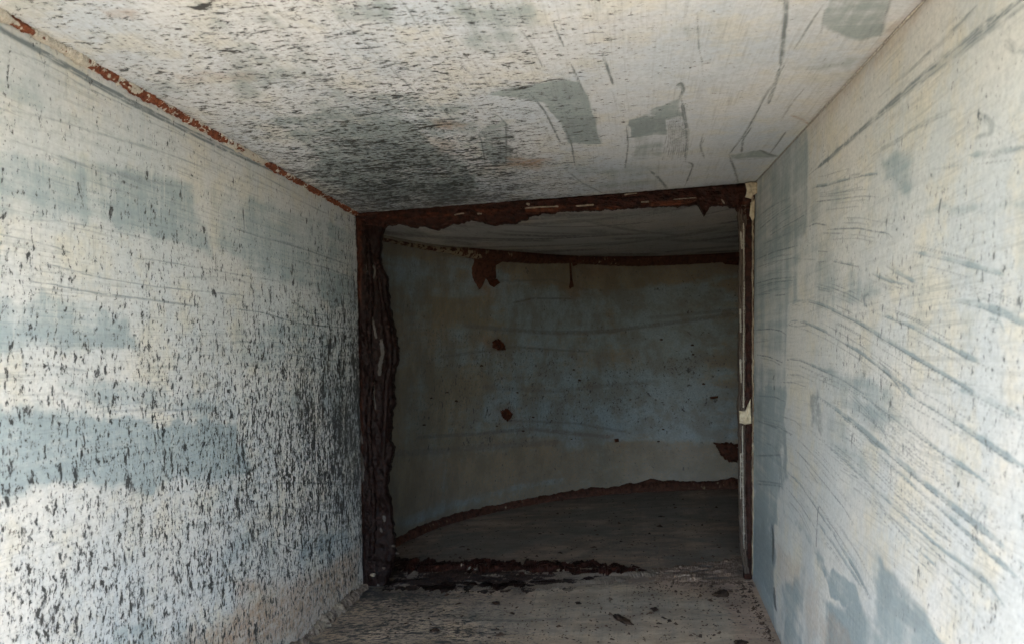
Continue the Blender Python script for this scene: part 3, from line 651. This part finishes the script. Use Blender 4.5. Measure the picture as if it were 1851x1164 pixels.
low = [on_tilt(p, zf) for p in [(715, 985), (770, 955), (850, 932), (1000, 902), (1150, 886), (1335, 881)]]
top = [on_tilt(p, zc) for p in [(692, 424), (760, 440), (850, 450), (1000, 462), (1150, 466), (1335, 458)]]
ext = lambda c, z: [np.array([c[0][0] - .06, Y_END + .02, 0])] + list(c) + [np.array(v) for v in ((.52, 1.98, 0), (.75, 1.78, 0), (.88, 1.5, 0), (.90, Y_END + .02, 0))]


def smooth_curve(c, n=360):
    q = resample(c, 60)
    for _ in range(6): q[1:-1] = (q[:-2] + q[1:-1] * 2 + q[2:]) / 4
    return resample(q, n)


NU, NVV = 520, 340
cl = smooth_curve(ext(low, zf), NU); ct = smooth_curve(ext(top, zc), NU)
cl[:, 2] = zf(cl[:, 0]); ct[:, 2] = zc(ct[:, 0])
tv = np.linspace(0, 1, NVV)
BP = ct[:, None] * (1 - tv)[None, :, None] + cl[:, None] * tv[None, :, None]
BM = np.zeros((NU, NVV, 4))
bvh = BVHTree.FromPolygons([tuple(v) for v in BP.reshape(-1, 3)], [tuple(int(i) for i in f) for f in grid_faces(NU, NVV)])


def on_wall(p):
    x, y = p
    for _ in range(80):
        hit = bvh.ray_cast(Vector((0, 0, 0)), Vector(ray((x, y))).normalized())
        if hit[0] is not None: break
        y += 1 if y < 640 else -1
    return hit                                           # location, normal, face index, distance


def wall_cell(p):
    h = on_wall(p); i = h[2]; return np.array([i // (NVV - 1), i % (NVV - 1)], float)


IU, IV = np.meshgrid(np.arange(NU), np.arange(NVV), indexing='ij')
SU = 1.0                                                 # cells are near square (about 3 mm by 2 mm)


def wall_blob(pts, v, ch, soft=8, rag=10, seed=0, comb='max'):
    q = np.array([wall_cell(p) for p in pts])
    X = IU + (fbm(IU / 22, IV / 16, 4, seed) - .5) * rag * 2; Z = IV + (fbm(IU / 22 + 40, IV / 16, 4, seed + 1) - .5) * rag * 2
    ins = np.zeros(X.shape, bool); dist = np.full(X.shape, 1e9)
    for k in range(len(q)):
        x0, z0 = q[k]; x1, z1 = q[(k + 1) % len(q)]; dx, dz = x1 - x0, z1 - z0
        t = np.clip(((X - x0) * dx + (Z - z0) * dz) / (dx * dx + dz * dz + 1e-9), 0, 1)
        dist = np.minimum(dist, np.hypot(X - x0 - t * dx, Z - z0 - t * dz))
        c = (z0 > Z) != (z1 > Z)
        with np.errstate(divide='ignore', invalid='ignore'):
            ins ^= c & (X < (x1 - x0) * (Z - z0) / (z1 - z0) + x0)
    m = sstep(-soft, soft, np.where(ins, dist, -dist)) * v * (.7 + .6 * fbm(IU / 40, IV / 5, 3, seed + 2))
    BM[..., ch] = np.maximum(BM[..., ch], m) if comb == 'max' else BM[..., ch] * (1 - np.clip(m, 0, 1))


def wall_line(pts, wd, v, ch=1, seed=0):
    q = np.array([wall_cell(p) for p in pts])
    for k in range(len(q) - 1):
        x0, z0 = q[k]; x1, z1 = q[k + 1]; dx, dz = x1 - x0, z1 - z0
        t = np.clip(((IU - x0) * dx + (IV - z0) * dz) / (dx * dx + dz * dz + 1e-9), 0, 1)
        d = np.hypot(IU - x0 - t * dx, IV - z0 - t * dz) * (.7 + .6 * fbm(IU / 9, IV / 9, 2, seed))
        BM[..., ch] = np.maximum(BM[..., ch], (1 - sstep(wd * .4, wd, d)) * v)


BM[..., 2] = .26
for hx, hy in ((900, 625), (916, 750), (1318, 815), (880, 520), (1032, 525), (1114, 796), (1320, 470)):
    wall_blob([(hx - 12, hy - 9), (hx + 13, hy - 8), (hx + 14, hy + 16), (hx - 10, hy + 14)], .75, 3, soft=7, rag=6, seed=int(hx) % 9)
wall_blob([(720, 520), (900, 600), (1100, 640), (1330, 620), (1330, 780), (1100, 780), (900, 830), (720, 830)], .48, 2, soft=30, seed=3)
wall_blob([(705, 460), (860, 480), (1040, 530), (1330, 500), (1332, 800), (1200, 795), (1000, 800), (860, 830), (720, 800)], .9, 0, soft=14, rag=16, seed=4)
wall_blob([(780, 540), (870, 540), (880, 580), (800, 590)], .9, 0, soft=10, rag=12, seed=5, comb='sub')
wall_blob([(800, 670), (890, 680), (900, 700), (800, 705)], .8, 0, soft=8, rag=12, seed=6, comb='sub')
wall_blob([(730, 690), (850, 690), (880, 800), (730, 830)], .6, 0, soft=25, rag=14, seed=6, comb='sub')
wall_blob([(690, 500), (860, 520), (930, 600), (900, 720), (960, 800), (860, 860), (690, 930)], .6, 0, soft=50, rag=30, seed=9, comb='sub')
wall_blob([(930, 690), (1080, 690), (1060, 720), (930, 720)], .4, 0, soft=16, rag=14, seed=10, comb='sub')
wall_blob([(1000, 610), (1130, 620), (1200, 660), (1020, 670)], .45, 0, soft=12, rag=14, seed=7, comb='sub')
wall_blob([(1060, 480), (1335, 480), (1335, 492), (1180, 505), (1150, 520), (1040, 520)], .9, 0, soft=5, rag=6, seed=7, comb='sub')
wall_blob([(1030, 475), (1100, 480), (1090, 505), (1040, 510)], .4, 3, soft=8, seed=8)
wall_blob([(900, 780), (1335, 800), (1335, 870), (1150, 872), (950, 890), (760, 930), (740, 840)], .30, 3, soft=14, seed=9)
wall_blob([(885, 610), (915, 612), (915, 635), (888, 632)], .8, 3, soft=5, seed=2)
wall_blob([(715, 940), (850, 895), (1000, 865), (1000, 880), (850, 915), (720, 965)], .55, 0, soft=5, seed=9)
for k, (pts, wd, v) in enumerate([([(930, 548), (965, 540), (1035, 540)], 1.4, .9), ([(850, 590), (1000, 602), (1100, 600), (1320, 570)], 4, .6), ([(800, 645), (930, 628), (1060, 636)], 2, .6), ([(760, 790), (860, 785), (960, 775), (1100, 790)], 3, .7), ([(880, 700), (1000, 708), (1180, 690)], 4, .4),
                                  ([(860, 510), (1000, 506), (1060, 525)], 2, .5), ([(1180, 575), (1330, 560)], 3, .5), ([(720, 820), (800, 815), (1000, 800)], 5, .5), ([(930, 760), (1040, 765), (1130, 780)], 2, .6)]):
    wall_line(pts, wd, v, seed=k)

house = empty('curved_housing', (0.1, 1.75, -0.35), 'dim curved steel housing behind the rusted opening, dull blue grey paint', 'housing')
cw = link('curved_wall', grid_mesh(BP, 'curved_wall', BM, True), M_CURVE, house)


def chamber_plate(name, fn, mat, label, curve, arcs):
    n, m = 320, 260
    xs = np.linspace(-.72, .95, n); ys = np.linspace(Y_END + .0, 2.35, m)
    X, Y = np.meshgrid(xs, ys, indexing='ij'); P = np.stack([X, Y, fn(X)], -1)
    mk = np.zeros((n, m, 4))
    mk[..., 0] = sstep(.3, .7, fbm(X * 6, Y * 6, 4, 3)); mk[..., 2] = .4 * sstep(.4, .6, fbm(X * 5, Y * 5, 3, 5))
    for k, (cx, cy, r, wd, v) in enumerate(arcs):
        d = np.abs(np.hypot(X - cx, Y - cy) - r - .01 * (fbm(X * 12, Y * 12, 3, k) - .5))
        mk[..., 1] = np.maximum(mk[..., 1], (1 - sstep(wd * .3, wd, d)) * v * sstep(.35, .6, fbm(X * 9 + k, Y * 9, 3, k + 2)))
    return link(name, grid_mesh(P, name, mk), mat, house, label)


ra = random.Random(4)
chamber_plate('ceiling_plate', zc, M_PLATE, None, ct, [(ra.uniform(-.3, .6), ra.uniform(.9, 1.3), ra.uniform(.25, .8), ra.uniform(.006, .03), ra.uniform(.6, 1)) for _ in range(22)])
chamber_plate('floor_plate', zf, M_PLATE_LOW, None, cl, [(ra.uniform(-.3, .6), ra.uniform(.9, 1.3), ra.uniform(.25, .8), ra.uniform(.006, .02), ra.uniform(.3, .7)) for _ in range(14)])
# front plates round the opening, added to stop light leaking in
for x0, x1, z0, z1 in ((-.72, -.44, -.45, .34), (.165, .95, -.45, .34), (-.44, .165, .252, .34), (-.44, .165, -.45, -.395)):
    xs = np.linspace(x0, x1, 30); tt = np.linspace(0, 1, 30)[None, :]
    lo_z = np.full(30, z0) if z0 < 0 else zc(xs) - .014
    hi_z = np.full(30, z1) if z1 > 0 else zf(xs) - .001
    X = xs[:, None] + 0 * tt; Z = lo_z[:, None] * (1 - tt) + hi_z[:, None] * tt
    link('front_plate', grid_mesh(np.stack([X, np.full_like(X, Y_END - .0015), Z], -1), 'front_plate', np.zeros((30, 30, 4))), M_RUST, house)


def strip(name, up_px, low_px, Y, mat, parent, nu=420, nv=26, rag=.003, bulge=.008, depth=.02, seed=0, fr=(60, 120), chips=(), label=None, hang=0.0, bright=None, ridged=False, base=0.0):
    """A crust of scale between two traced edges, standing in the opening's plane: real thickness, ragged edges."""
    a = np.array([on_plane_y(p, Y) for p in up_px]); b = np.array([on_plane_y(p, Y) for p in low_px])
    a = resample(a, nu); b = resample(b, nu)
    L = np.linalg.norm(a[-1] - a[0]); u = np.linspace(0, L, nu)
    dirv = (b - a) / np.linalg.norm(b - a, axis=1)[:, None]
    a = a - dirv * ((fbm(u * 110, u * 0 + 1, 5, seed, .6) - .5) * rag)[:, None]
    b = b + dirv * ((fbm(u * 110, u * 0 + 5, 5, seed + 1, .6) - .45) * (rag + hang) * 1.8)[:, None]
    t = np.linspace(0, 1, nv)
    P = a[:, None] * (1 - t)[None, :, None] + b[:, None] * t[None, :, None]
    Wd = np.linalg.norm(b - a, axis=1)[:, None]
    U = u[:, None] + 0 * t[None]; V = t[None] * Wd
    nz = fbm(U * fr[0], V * fr[1], 5, seed + 2, .6)
    if ridged: nz = 1 - np.abs(2 * nz - 1) * 1.6
    dome = np.sqrt(np.clip(1 - (2 * t[None] - 1) ** 2, 0, 1))
    P[..., 1] -= base + bulge * (nz * 1.3 - .2) * np.clip(dome * 1.6, 0, 1)
    # turn the edges back
    def turned(row, sgn, sd):
        rows = []
        for k in range(1, 7):
            q = row.copy(); q[:, 1] = row[:, 1] + (Y + depth - row[:, 1]) * k / 6
            q += dirv * (sgn * rag * .8 * (fbm(u * 120 + k * .3, u * 0 + k * .5, 4, sd, .6) - .5) * (.3 + .2 * k))[:, None]
            rows.append(q)
        return rows
    P = np.concatenate([np.stack(turned(P[:, 0], -1, seed + 3)[::-1], 1), P, np.stack(turned(P[:, -1], 1, seed + 4), 1)], 1)
    mk = np.zeros(P.shape[:2] + (4,))
    px = pix(P)
    for c in chips:
        mk[..., 0] = np.maximum(mk[..., 0], chip_mask(px, c, seed))
    if bright is not None: mk[..., 1] = bright(px)
    me = grid_mesh(P, name, mk)
    return link(name, me, mat, parent, label)


def pix(P):                                              # where measured outlines lie on a finished surface
    z = P @ FWD; return np.stack([IW / 2 + F_PX * (P @ RIGHT) / z, IH / 2 - F_PX * (P @ UP) / z], -1)


def chip_mask(px, c, seed):
    pts = np.array(c[:-1]); wd = c[-1]
    X, Z = px[..., 0], px[..., 1]; d = np.full(X.shape, 1e9)
    for k in range(len(pts) - 1):
        x0, z0 = pts[k]; dx, dz = pts[k + 1] - pts[k]
        t = np.clip(((X - x0) * dx + (Z - z0) * dz) / (dx * dx + dz * dz + 1e-9), 0, 1)
        d = np.minimum(d, np.hypot(X - x0 - t * dx, Z - z0 - t * dz))
    d = d * (.35 + 1.5 * fbm(X / 9, Z / 3, 4, seed, .65))
    return 1 - sstep(wd * .5, wd * 1.2, d)


def lump(name, ring_pts, normal, height, mat, parent=None, rag=.1, rings=7, n=110, seed=0, label=None, chip=0.0, curl=0.0):
    """A flake or scab: a traced outline filled by rings, domed and rough, with thickness."""
    r = resample(np.vstack([ring_pts, ring_pts[:1]]), n + 1)[:-1]
    c = r.mean(0); nrm = np.array(normal, float); nrm /= np.linalg.norm(nrm)
    th = np.linspace(0, 2 * np.pi, n, endpoint=False)
    k = 1 + (fbm(np.cos(th) * 5 + 20, np.sin(th) * 5 + 20, 4, seed, .65) - .5) * 2 * rag
    r = c + (r - c) * k[:, None]
    size = np.linalg.norm(r - c, axis=1).mean()
    rows = [r - nrm * height * .4, r]
    for q in range(1, rings):
        s = 1 - q / rings
        p = c + (r - c) * s
        hgt = height * (.55 + .45 * (1 - s * s)) * (.45 + 1.1 * fbm(np.cos(th) * 4 * s + 7, np.sin(th) * 4 * s + 7, 3, seed + 3)) + curl * s * s * np.cos(th * 1 + seed)
        rows.append(p + nrm * hgt[:, None])
    P = np.stack(rows); m = len(rows)
    V = np.vstack([P.reshape(-1, 3), c + nrm * height * .8])
    f4 = grid_faces(m, n, True)
    last = (m - 1) * n + np.arange(n)
    f3 = np.stack([last, np.roll(last, -1), np.full(n, m * n), np.full(n, m * n)], 1)
    me = bpy.data.meshes.new(name)
    me.from_pydata([tuple(v) for v in V], [], [tuple(int(x) for x in f) for f in f4] + [tuple(int(x) for x in f[:3]) for f in f3])
    at = me.attributes.new('marks', 'FLOAT_COLOR', 'POINT')
    at.data.foreach_set('color', np.tile(np.array([chip, .5, 0, 0], np.float32), len(V)))
    return link(name, me, mat, parent, label)


def scab(pts, height, mat=None, seed=0, label=None, rag=.12):
    h = [on_wall(p) for p in pts]
    n = np.mean([np.array(x[1]) for x in h], 0)
    if n @ ray(pts[0]) > 0: n = -n
    return lump('rust_scab', np.array([np.array(x[0]) for x in h]) + n / np.linalg.norm(n) * .0006, n, height, mat or (M_BROWN if height == .002 or rag == .05 or rag == .1 else M_RUST), cw, rag, seed=seed, label=label)


scab([(890, 618), (900, 612), (912, 622), (913, 632), (900, 633), (890, 628)], .006, seed=1, rag=.3)
scab([(905, 742), (916, 738), (927, 747), (923, 755), (917, 761), (906, 752)], .006, seed=2, rag=.3)
Q7 = lambda pts: view(830, 340, 5.293, pts)
scab(Q7([(150, 670), (300, 650), (465, 672), (350, 740), (355, 870), (290, 900), (240, 860), (205, 965), (190, 970), (125, 860), (120, 770)]), .004, seed=3, rag=.05, label='large hanging patch of rust under the upper seam')
scab(Q7([(270, 880), (360, 870), (395, 905), (330, 955), (290, 930)]), .004, seed=4, rag=.15)
scab(Q7([(1050, 672), (1065, 672), (1080, 880), (1095, 950), (1060, 965), (1050, 950), (1062, 880)]), .002, seed=5, rag=.08, label='thin rust drip under the upper seam')
scab([(1033, 470), (1050, 470), (1042, 480), (1035, 482)], .002, seed=6)
scab([(1292, 802), (1310, 798), (1334, 802), (1335, 830), (1318, 836), (1300, 820)], .006, seed=7, rag=.4)
scab([(1282, 717), (1298, 715), (1298, 719), (1285, 721)], .003, seed=8)
scab([(1110, 793), (1118, 792), (1119, 798), (1112, 799)], .003, seed=9, rag=.3)
scab([(1300, 470), (1336, 440), (1336, 480), (1310, 478)], .003, seed=10)
scab([(1135, 876), (1160, 870), (1177, 864), (1195, 868), (1215, 874), (1180, 880)], .004, seed=11, rag=.1)
for k in range(26):
    x, y = ra.uniform(760, 1320), ra.uniform(600, 800); s_ = ra.uniform(1.2, 3)
    scab([(x - s_, y), (x, y - s_ * .6), (x + s_ * 1.3, y - .4), (x + s_, y + s_ * .7), (x - s_ * .4, y + s_ * .6)], .0015, M_FLAKE, seed=k, rag=.3)

i0 = 0
def seam_path(curve, off, x0=-.52, x1=.62):
    k = (curve[:, 0] > x0) & (curve[:, 0] < x1); c = curve[k].copy(); c[:, 2] += off; return c
bead('weld_bead', seam_path(ct, -.010), [.003, .004, .0045, .0065, .0145, .0150, .0145, .0105, .0125, .0155, .0155, .0155, .0155, .0155, .0155, .0155, .0155], M_BROWN, house, amp=.16, n=1400, m=16, chip=[.3, .45, .5, .55, .1, 0, 0, .2, .1, 0, 0, 0, 0, 0, 0], seed=3, label='upper seam, banded with flat brown rust', lump=.5)
bead('weld_bead', seam_path(cl, .004), [.012, .0135, .0135, .0125, .0135, .016, .018, .018, .017, .017], M_BROWN, house, amp=.32, freq=85, n=1400, m=16, chip=[.15, .1, 0, .05, 0, .05, .1, 0, 0], seed=6, label='lower seam, lumpy dark brown rust')

# ------------------------------------------------------------------ rusted frame of the opening
frame = empty('rusted_frame', (-.14, Y_END, -.36), 'rust eaten steel frame round the opening at the end of the duct', 'frame')
YF = Y_END - .004
up = [(638, 384), (665, 380), (700, 374), (780, 370), (850, 366), (1000, 359), (1150, 348), (1250, 340), (1320, 334), (1352, 331)]
lo_ = [(655, 420), (692, 412), (700, 407), (722, 405), (740, 411), (765, 410), (790, 414), (806, 410), (818, 404), (850, 398), (872, 402), (885, 407), (905, 407), (925, 404), (951, 396), (958, 388), (1000, 384), (1040, 381), (1100, 378), (1200, 373), (1262, 371), (1272, 388), (1284, 372), (1312, 369), (1330, 378), (1338, 390), (1354, 396)]
strip('top_rail', up, lo_, YF, M_RUST, frame, nu=900, nv=34, rag=.0035, bulge=.009, depth=.010, seed=1, fr=(70, 150), hang=.001,
      chips=[[(690, 379), (715, 375), (732, 374), 3.2], [(822, 389), (838, 386), 1.8], [(864, 387), (870, 387), 1.6], [(950, 377), (975, 375), (1008, 374), 1.5], [(1042, 373), (1072, 371), 2.0], [(953, 369), (956, 370), 2], [(1160, 366), (1172, 365), 1.6], [(1218, 361), (1258, 358), 1.1], [(1130, 352), (1150, 349), 2.0], [(650, 378), (660, 383), 2.5], [(1305, 362), (1309, 368), 1.8], [(860, 366), (830, 369), 1.6]],
      bright=lambda px: .9 * sstep(8, 2, np.abs(px[..., 1] - (392 - (px[..., 0] - 700) * .045))) * sstep(.4, .6, fbm(px[..., 0] / 30, px[..., 1] / 9, 3, 2)))
jl = [(644, 388), (657, 1062)]
jr = [(694, 408), (687, 432), (687, 478), (690, 485), (699, 500), (700, 512), (697, 520), (703, 550), (708, 575), (713, 600), (718, 625), (719, 645), (721, 655), (715, 660), (711, 680), (709, 705), (713, 722), (715, 735), (707, 742), (706, 775), (704, 800), (713, 812), (706, 835), (699, 872), (701, 890), (707, 920), (709, 950), (711, 978), (713, 1000), (700, 1050)]
# matched along the height, so the cross lines stay level
ys_ = np.linspace(392, 1056, 60)
jl2 = [(np.interp(y, [p[1] for p in jl], [p[0] for p in jl]), y) for y in ys_]; jr2 = [(np.interp(y, [p[1] for p in jr], [p[0] for p in jr]), y) for y in ys_]
jam = strip('jamb', jl2, jr2, YF, M_JAMB, frame, nu=800, nv=44, rag=.0036, bulge=.012, depth=.010, seed=3, fr=(26, 48), label='left jamb, thick with black rust scale',
            chips=[[(673, 478), (678, 488), (677, 498), (672, 510), 2.4], [(662, 480), (664, 492), 1.6], [(689, 616), (692, 640), (688, 655), (686, 676), 4.2], [(676, 690), (676, 720), (679, 740), 1.6], [(650, 755), (652, 780), (655, 800), 2], [(652, 820), (656, 845), (654, 868), 4], [(673, 575), (680, 610), 2.6], [(694, 933), (695, 940), 3], [(688, 955), (690, 960), 2.5]],  # wide grey mark is a slot of light painted in, not old paint
            bright=lambda px: .9 * sstep(659, 650, px[..., 0]) * sstep(.42, .6, fbm(px[..., 0] / 12, px[..., 1] / 40, 3, 5)))
# a fat curl of scale down the inner side of the left jamb
curl = [on_plane_y(p, YF - .012) for p in [(685, 505), (692, 550), (700, 600), (705, 635), (705, 660), (699, 690), (697, 730), (695, 780), (692, 830)]]
bead('scale_ridge', np.array(curl), [.003, .0045, .006, .0065, .005, .004, .005, .004, .003], M_JAMB, jam, amp=.45, n=700, m=18, seed=9, freq=110, bright=0)
curl2 = [on_plane_y(p, YF - .010) for p in [(663, 430), (668, 480), (671, 540), (667, 600), (672, 680), (666, 760), (670, 840), (676, 920), (672, 1000)]]
bead('scale_ridge', np.array(curl2), [.003, .004, .004, .003, .004, .003, .004, .004, .003], M_JAMB, jam, amp=.9, n=900, m=18, seed=11, freq=130, bright=0)

rj = strip('jamb', [(1345, y) for y in np.linspace(335, 1048, 40)], [(1359.5 + .5 * math.sin(y / 40), y) for y in np.linspace(335, 1048, 40)], YF + .004, M_RUST, frame, nu=700, nv=14, rag=.0012, bulge=.005, depth=.008, seed=5, fr=(30, 90),
           label='right jamb, brown rust between strips of old paint')
lx = [(1333, 372), (1336, 430), (1337, 470), (1335, 520), (1337, 580), (1334, 640), (1336, 700), (1333, 740), (1336, 800), (1335, 880), (1336, 950), (1340, 1000), (1346, 1035)]
rx = [(1350, 372), (1347, 430), (1347, 520), (1348, 640), (1347, 740), (1348, 800), (1348, 900), (1350, 1000), (1354, 1035)]
yq = np.linspace(372, 1035, 40); I = lambda c: [(np.interp(y, [p[1] for p in c], [p[0] for p in c]), y) for y in yq]
strip('paint_strip', I(lx), I(rx), YF, M_STRIP, rj, nu=700, nv=16, rag=.0022, bulge=.005, depth=.008, seed=7, fr=(14, 520), ridged=True, label='flaking layered strip of brown and grey paint',
      chips=[[(1344, 405), (1345, 520), (1344, 620), (1344, 735), 1.6], [(1342, 770), (1343, 880), (1345, 990), 1.6], [(1339, 420), (1341, 450), 2], [(1338, 560), (1339, 600), 2], [(1338, 650), (1340, 690), 2.2], [(1339, 820), (1339, 900), 1.6]])
strip('paint_strip', [(1359.8, y) for y in np.linspace(356, 1040, 40)], [(1362.4, y) for y in np.linspace(356, 1040, 40)], YF - .002, M_EDGE, rj, nu=900, nv=6, rag=.0022, bulge=.002, depth=.012, seed=8, label='thin line of cream paint along the wall')


def chip_on_frame(px, Y, h, seed, rag=.06, label=None, par=None, mat=None):
    return lump('paint_chip', np.array([on_plane_y(p, Y) for p in px]), (0, -1, 0), h, mat or M_CHIP, par or frame, rag, seed=seed, label=label)


chip_on_frame([(1347, 331), (1358, 329), (1369, 330), (1370, 350), (1362, 353), (1358, 360), (1347, 357), (1350, 345)], YF - .014, .003, 1, label='cream paint chip on the upper right corner')
chip_on_frame([(1357, 367), (1365, 360), (1364, 395), (1360, 400), (1355, 390)], YF - .009, .002, 2)
chip_on_frame([(1336, 742), (1347, 742), (1357, 720), (1359, 765), (1348, 767), (1337, 764)], YF - .011, .003, 3, rag=.04, label='cream paint bridging the right jamb')
for k, (x, y, s_) in enumerate([(674, 1038, 5), (711, 986, 3.5), (718, 999, 3), (694, 1026, 2.5), (684, 1057, 3)]):
    a_ = [(x + s_ * ra.uniform(.7, 1.2) * math.cos(t), y + s_ * ra.uniform(.5, 1) * math.sin(t)) for t in np.linspace(0, 6.28, 8)[:-1]]
    chip_on_frame(a_, YF - .014, .003, k + 20, rag=.45, mat=M_EDGE if k == 0 else M_STRIP)


# sill: crust of black scale across the floor at the opening
def floor_px(p):
    return on_tilt(p, zf)


def crust(name, far_px, near_px, height, mat, parent, nu=700, nv=36, seed=0, label=None, fr=(26, 75), chips=()):
    a = resample(np.array([floor_px(p) for p in far_px]), nu); b = resample(np.array([floor_px(p) for p in near_px]), nu)
    u = np.linspace(0, np.linalg.norm(a[-1] - a[0]), nu); t = np.linspace(0, 1, nv)
    a[:, 1] += (fbm(u * 90, u * 0, 4, seed, .6) - .5) * .05; b[:, 1] += (fbm(u * 90, u * 0 + 3, 4, seed + 1, .6) - .5) * .05
    P = a[:, None] * (1 - t)[None, :, None] + b[:, None] * t[None, :, None]
    end = np.clip(np.minimum(u, u[-1] - u) / .05, 0, 1)[:, None]
    nz = fbm(P[..., 0] * fr[0], P[..., 1] * fr[1], 5, seed + 2, .62)
    P[..., 2] += height * (np.clip(np.sin(np.pi * t)[None] * 1.5, 0, 1) * np.clip(nz * 2.4 - .75, -.3, 2) * end + .08) - .0006
    mk = np.zeros(P.shape[:2] + (4,)); px = pix(P)
    mk[..., 0] = .6 * sstep(.62, .74, fbm(P[..., 0] * 60, P[..., 1] * 110, 4, seed + 5))
    if chips: mk[..., 0] = np.maximum(mk[..., 0], sstep(.5, .8, fbm(P[..., 0] * 18, P[..., 1] * 70, 5, seed + 5, .65) + .42 * sstep(-.36, .1, P[..., 0])))
    return link(name, grid_mesh(P, name, mk, True), mat, parent, label)


sill = crust('sill', [(690, 1003), (760, 1014), (860, 1017), (960, 1018), (1040, 1018), (1110, 1022), (1180, 1027), (1240, 1031)], [(660, 1062), (760, 1066), (850, 1072), (960, 1068), (1050, 1062), (1120, 1052), (1190, 1038), (1245, 1034)], .004, M_SILL, frame, seed=2, label='sill under a broken crust of dark scale', chips=1)
crust('scale_ridge', [(705, 1006), (760, 1013), (860, 1015), (960, 1017), (1040, 1015), (1110, 1019), (1175, 1027)], [(705, 1034), (760, 1037), (860, 1036), (960, 1036), (1040, 1040), (1110, 1038), (1178, 1034)], .011, M_RUST, sill, seed=5)
crust('scale_ridge', [(690, 1040), (760, 1049), (860, 1052), (960, 1050), (1060, 1045), (1110, 1040)], [(676, 1062), (760, 1064), (860, 1062), (960, 1060), (1060, 1052), (1112, 1044)], .004, M_JAMB, sill, seed=6)
crust('scale_ridge', [(1170, 1026), (1240, 1020), (1300, 1014), (1342, 1000)], [(1170, 1050), (1240, 1055), (1300, 1056), (1362, 1056)], .006, M_CRUMB, sill, seed=8, label='pale brown crumbled end of the sill')

# ------------------------------------------------------------------ loose flakes and grit on the floor
G = 'rust flakes lying on the duct floor'


def flake_thing(px, h, seed, label, curl=0.0):
    q = np.array([FL.point(FL.at(p)) for p in px]); q[:, 2] += .0014
    o = lump('rust_flake', q, (0, 0, 1), h * .45, M_FLAKE, None, .4, rings=5, n=70, seed=seed, curl=curl)
    return tag(o, label, 'rust flake', G)


flake_thing([(1108, 1113), (1118, 1113), (1136, 1120), (1144, 1129), (1130, 1128), (1116, 1122)], .006, 1, 'long curled dark flake on the floor, the largest one in the middle', .003)
flake_thing([(1176, 1101), (1186, 1099), (1190, 1103), (1182, 1106)], .004, 2, 'small oval black flake just beyond the long curled one')
flake_thing([(1328, 1161), (1340, 1158), (1352, 1162), (1346, 1168), (1330, 1168)], .005, 3, 'dark flake cut by the bottom edge of the picture, near the right wall')
flake_thing([(1287, 1075), (1302, 1070), (1318, 1072), (1316, 1079), (1296, 1080)], .007, 4, 'ragged dark clump of flakes in front of the right jamb', .003)
flake_thing([(890, 1090), (900, 1088), (904, 1092), (895, 1094)], .004, 5, 'small dark flake in front of the sill, left of centre')
flake_thing([(1206, 1122), (1211, 1121), (1214, 1124), (1208, 1125)], .003, 6, 'tiny dark crumb to the right of the long curled flake')
flake_thing([(1040, 1090), (1048, 1089), (1050, 1092), (1042, 1093)], .003, 7, 'tiny dark flake on the pale floor patch, close behind the centre')
flake_thing([(775, 1140), (790, 1137), (796, 1142), (782, 1145)], .004, 8, 'dark flake among the ridges on the left of the floor')

# grit: crumbs swept along the right foot and across the floor
vs, fs = [], []
rg = np.random.default_rng(3)
FLX = FL
for k in range(2100):
    if k >= 1500:
        x, y = rg.uniform(730, 1335), rg.uniform(890, 1015)
    elif k < 800:
        x = rg.uniform(1150, 1345); y = 1030 + abs(rg.normal(0, 26)) + max(0, x - 1250) * .25 * rg.random()
        if rg.random() < .3: y = rg.uniform(1040, 1160); x = 1352 + (y - 1043) * .42 - abs(rg.normal(4, 12))
    else:
        x, y = rg.uniform(690, 1370), rg.uniform(1065, 1163)
    if x > 1354 + (y - 1043) * .42 or x < 690 - (y - 1040) * .6: continue
    yv = FL.at((x, y))
    if (yv[0] > 1.19) != (k >= 1500): continue
    c = FL.point(yv) if k < 1500 else floor_px((x, y))
    if k >= 1500 and c[1] > np.interp(c[0], cl[:300, 0], cl[:300, 1]) - .02: continue
    s = rg.uniform(.0005, .0014) * (1 + (rg.random() < .06) * 1.6) * (1.3 if k >= 1500 else 1); h = s * rg.uniform(.4, 1)
    an = rg.uniform(0, 6.28); ca, sa = math.cos(an), math.sin(an); el = rg.uniform(.8, 2)
    b = len(vs)
    for dx, dy in ((-1, -.6), (1, -.7), (.8, .6), (-.9, .7)):
        vs.append(c + np.array([(dx * el * ca - dy * sa) * s, (dx * el * sa + dy * ca) * s, .0003]))
    vs.append(c + np.array([rg.normal(0, s * .3), rg.normal(0, s * .3), h + .0006]))
    fs += [(b, b + 1, b + 4), (b + 1, b + 2, b + 4), (b + 2, b + 3, b + 4), (b + 3, b, b + 4)]
me = mesh_from(np.array(vs), np.array(fs), 'rust_grit')
M_GRIT = rust_mat('rust_grit_mix', (0.03, 0.02, 0.015), (0.12, 0.08, 0.058), (0.28, 0.22, 0.17), gloss=.8, scale=(90, 90, 90))
grit = link('rust_grit', me, M_GRIT, None, smooth=False)
grit['kind'] = 'stuff'; grit['label'] = 'brown rust grit scattered on the duct floor'
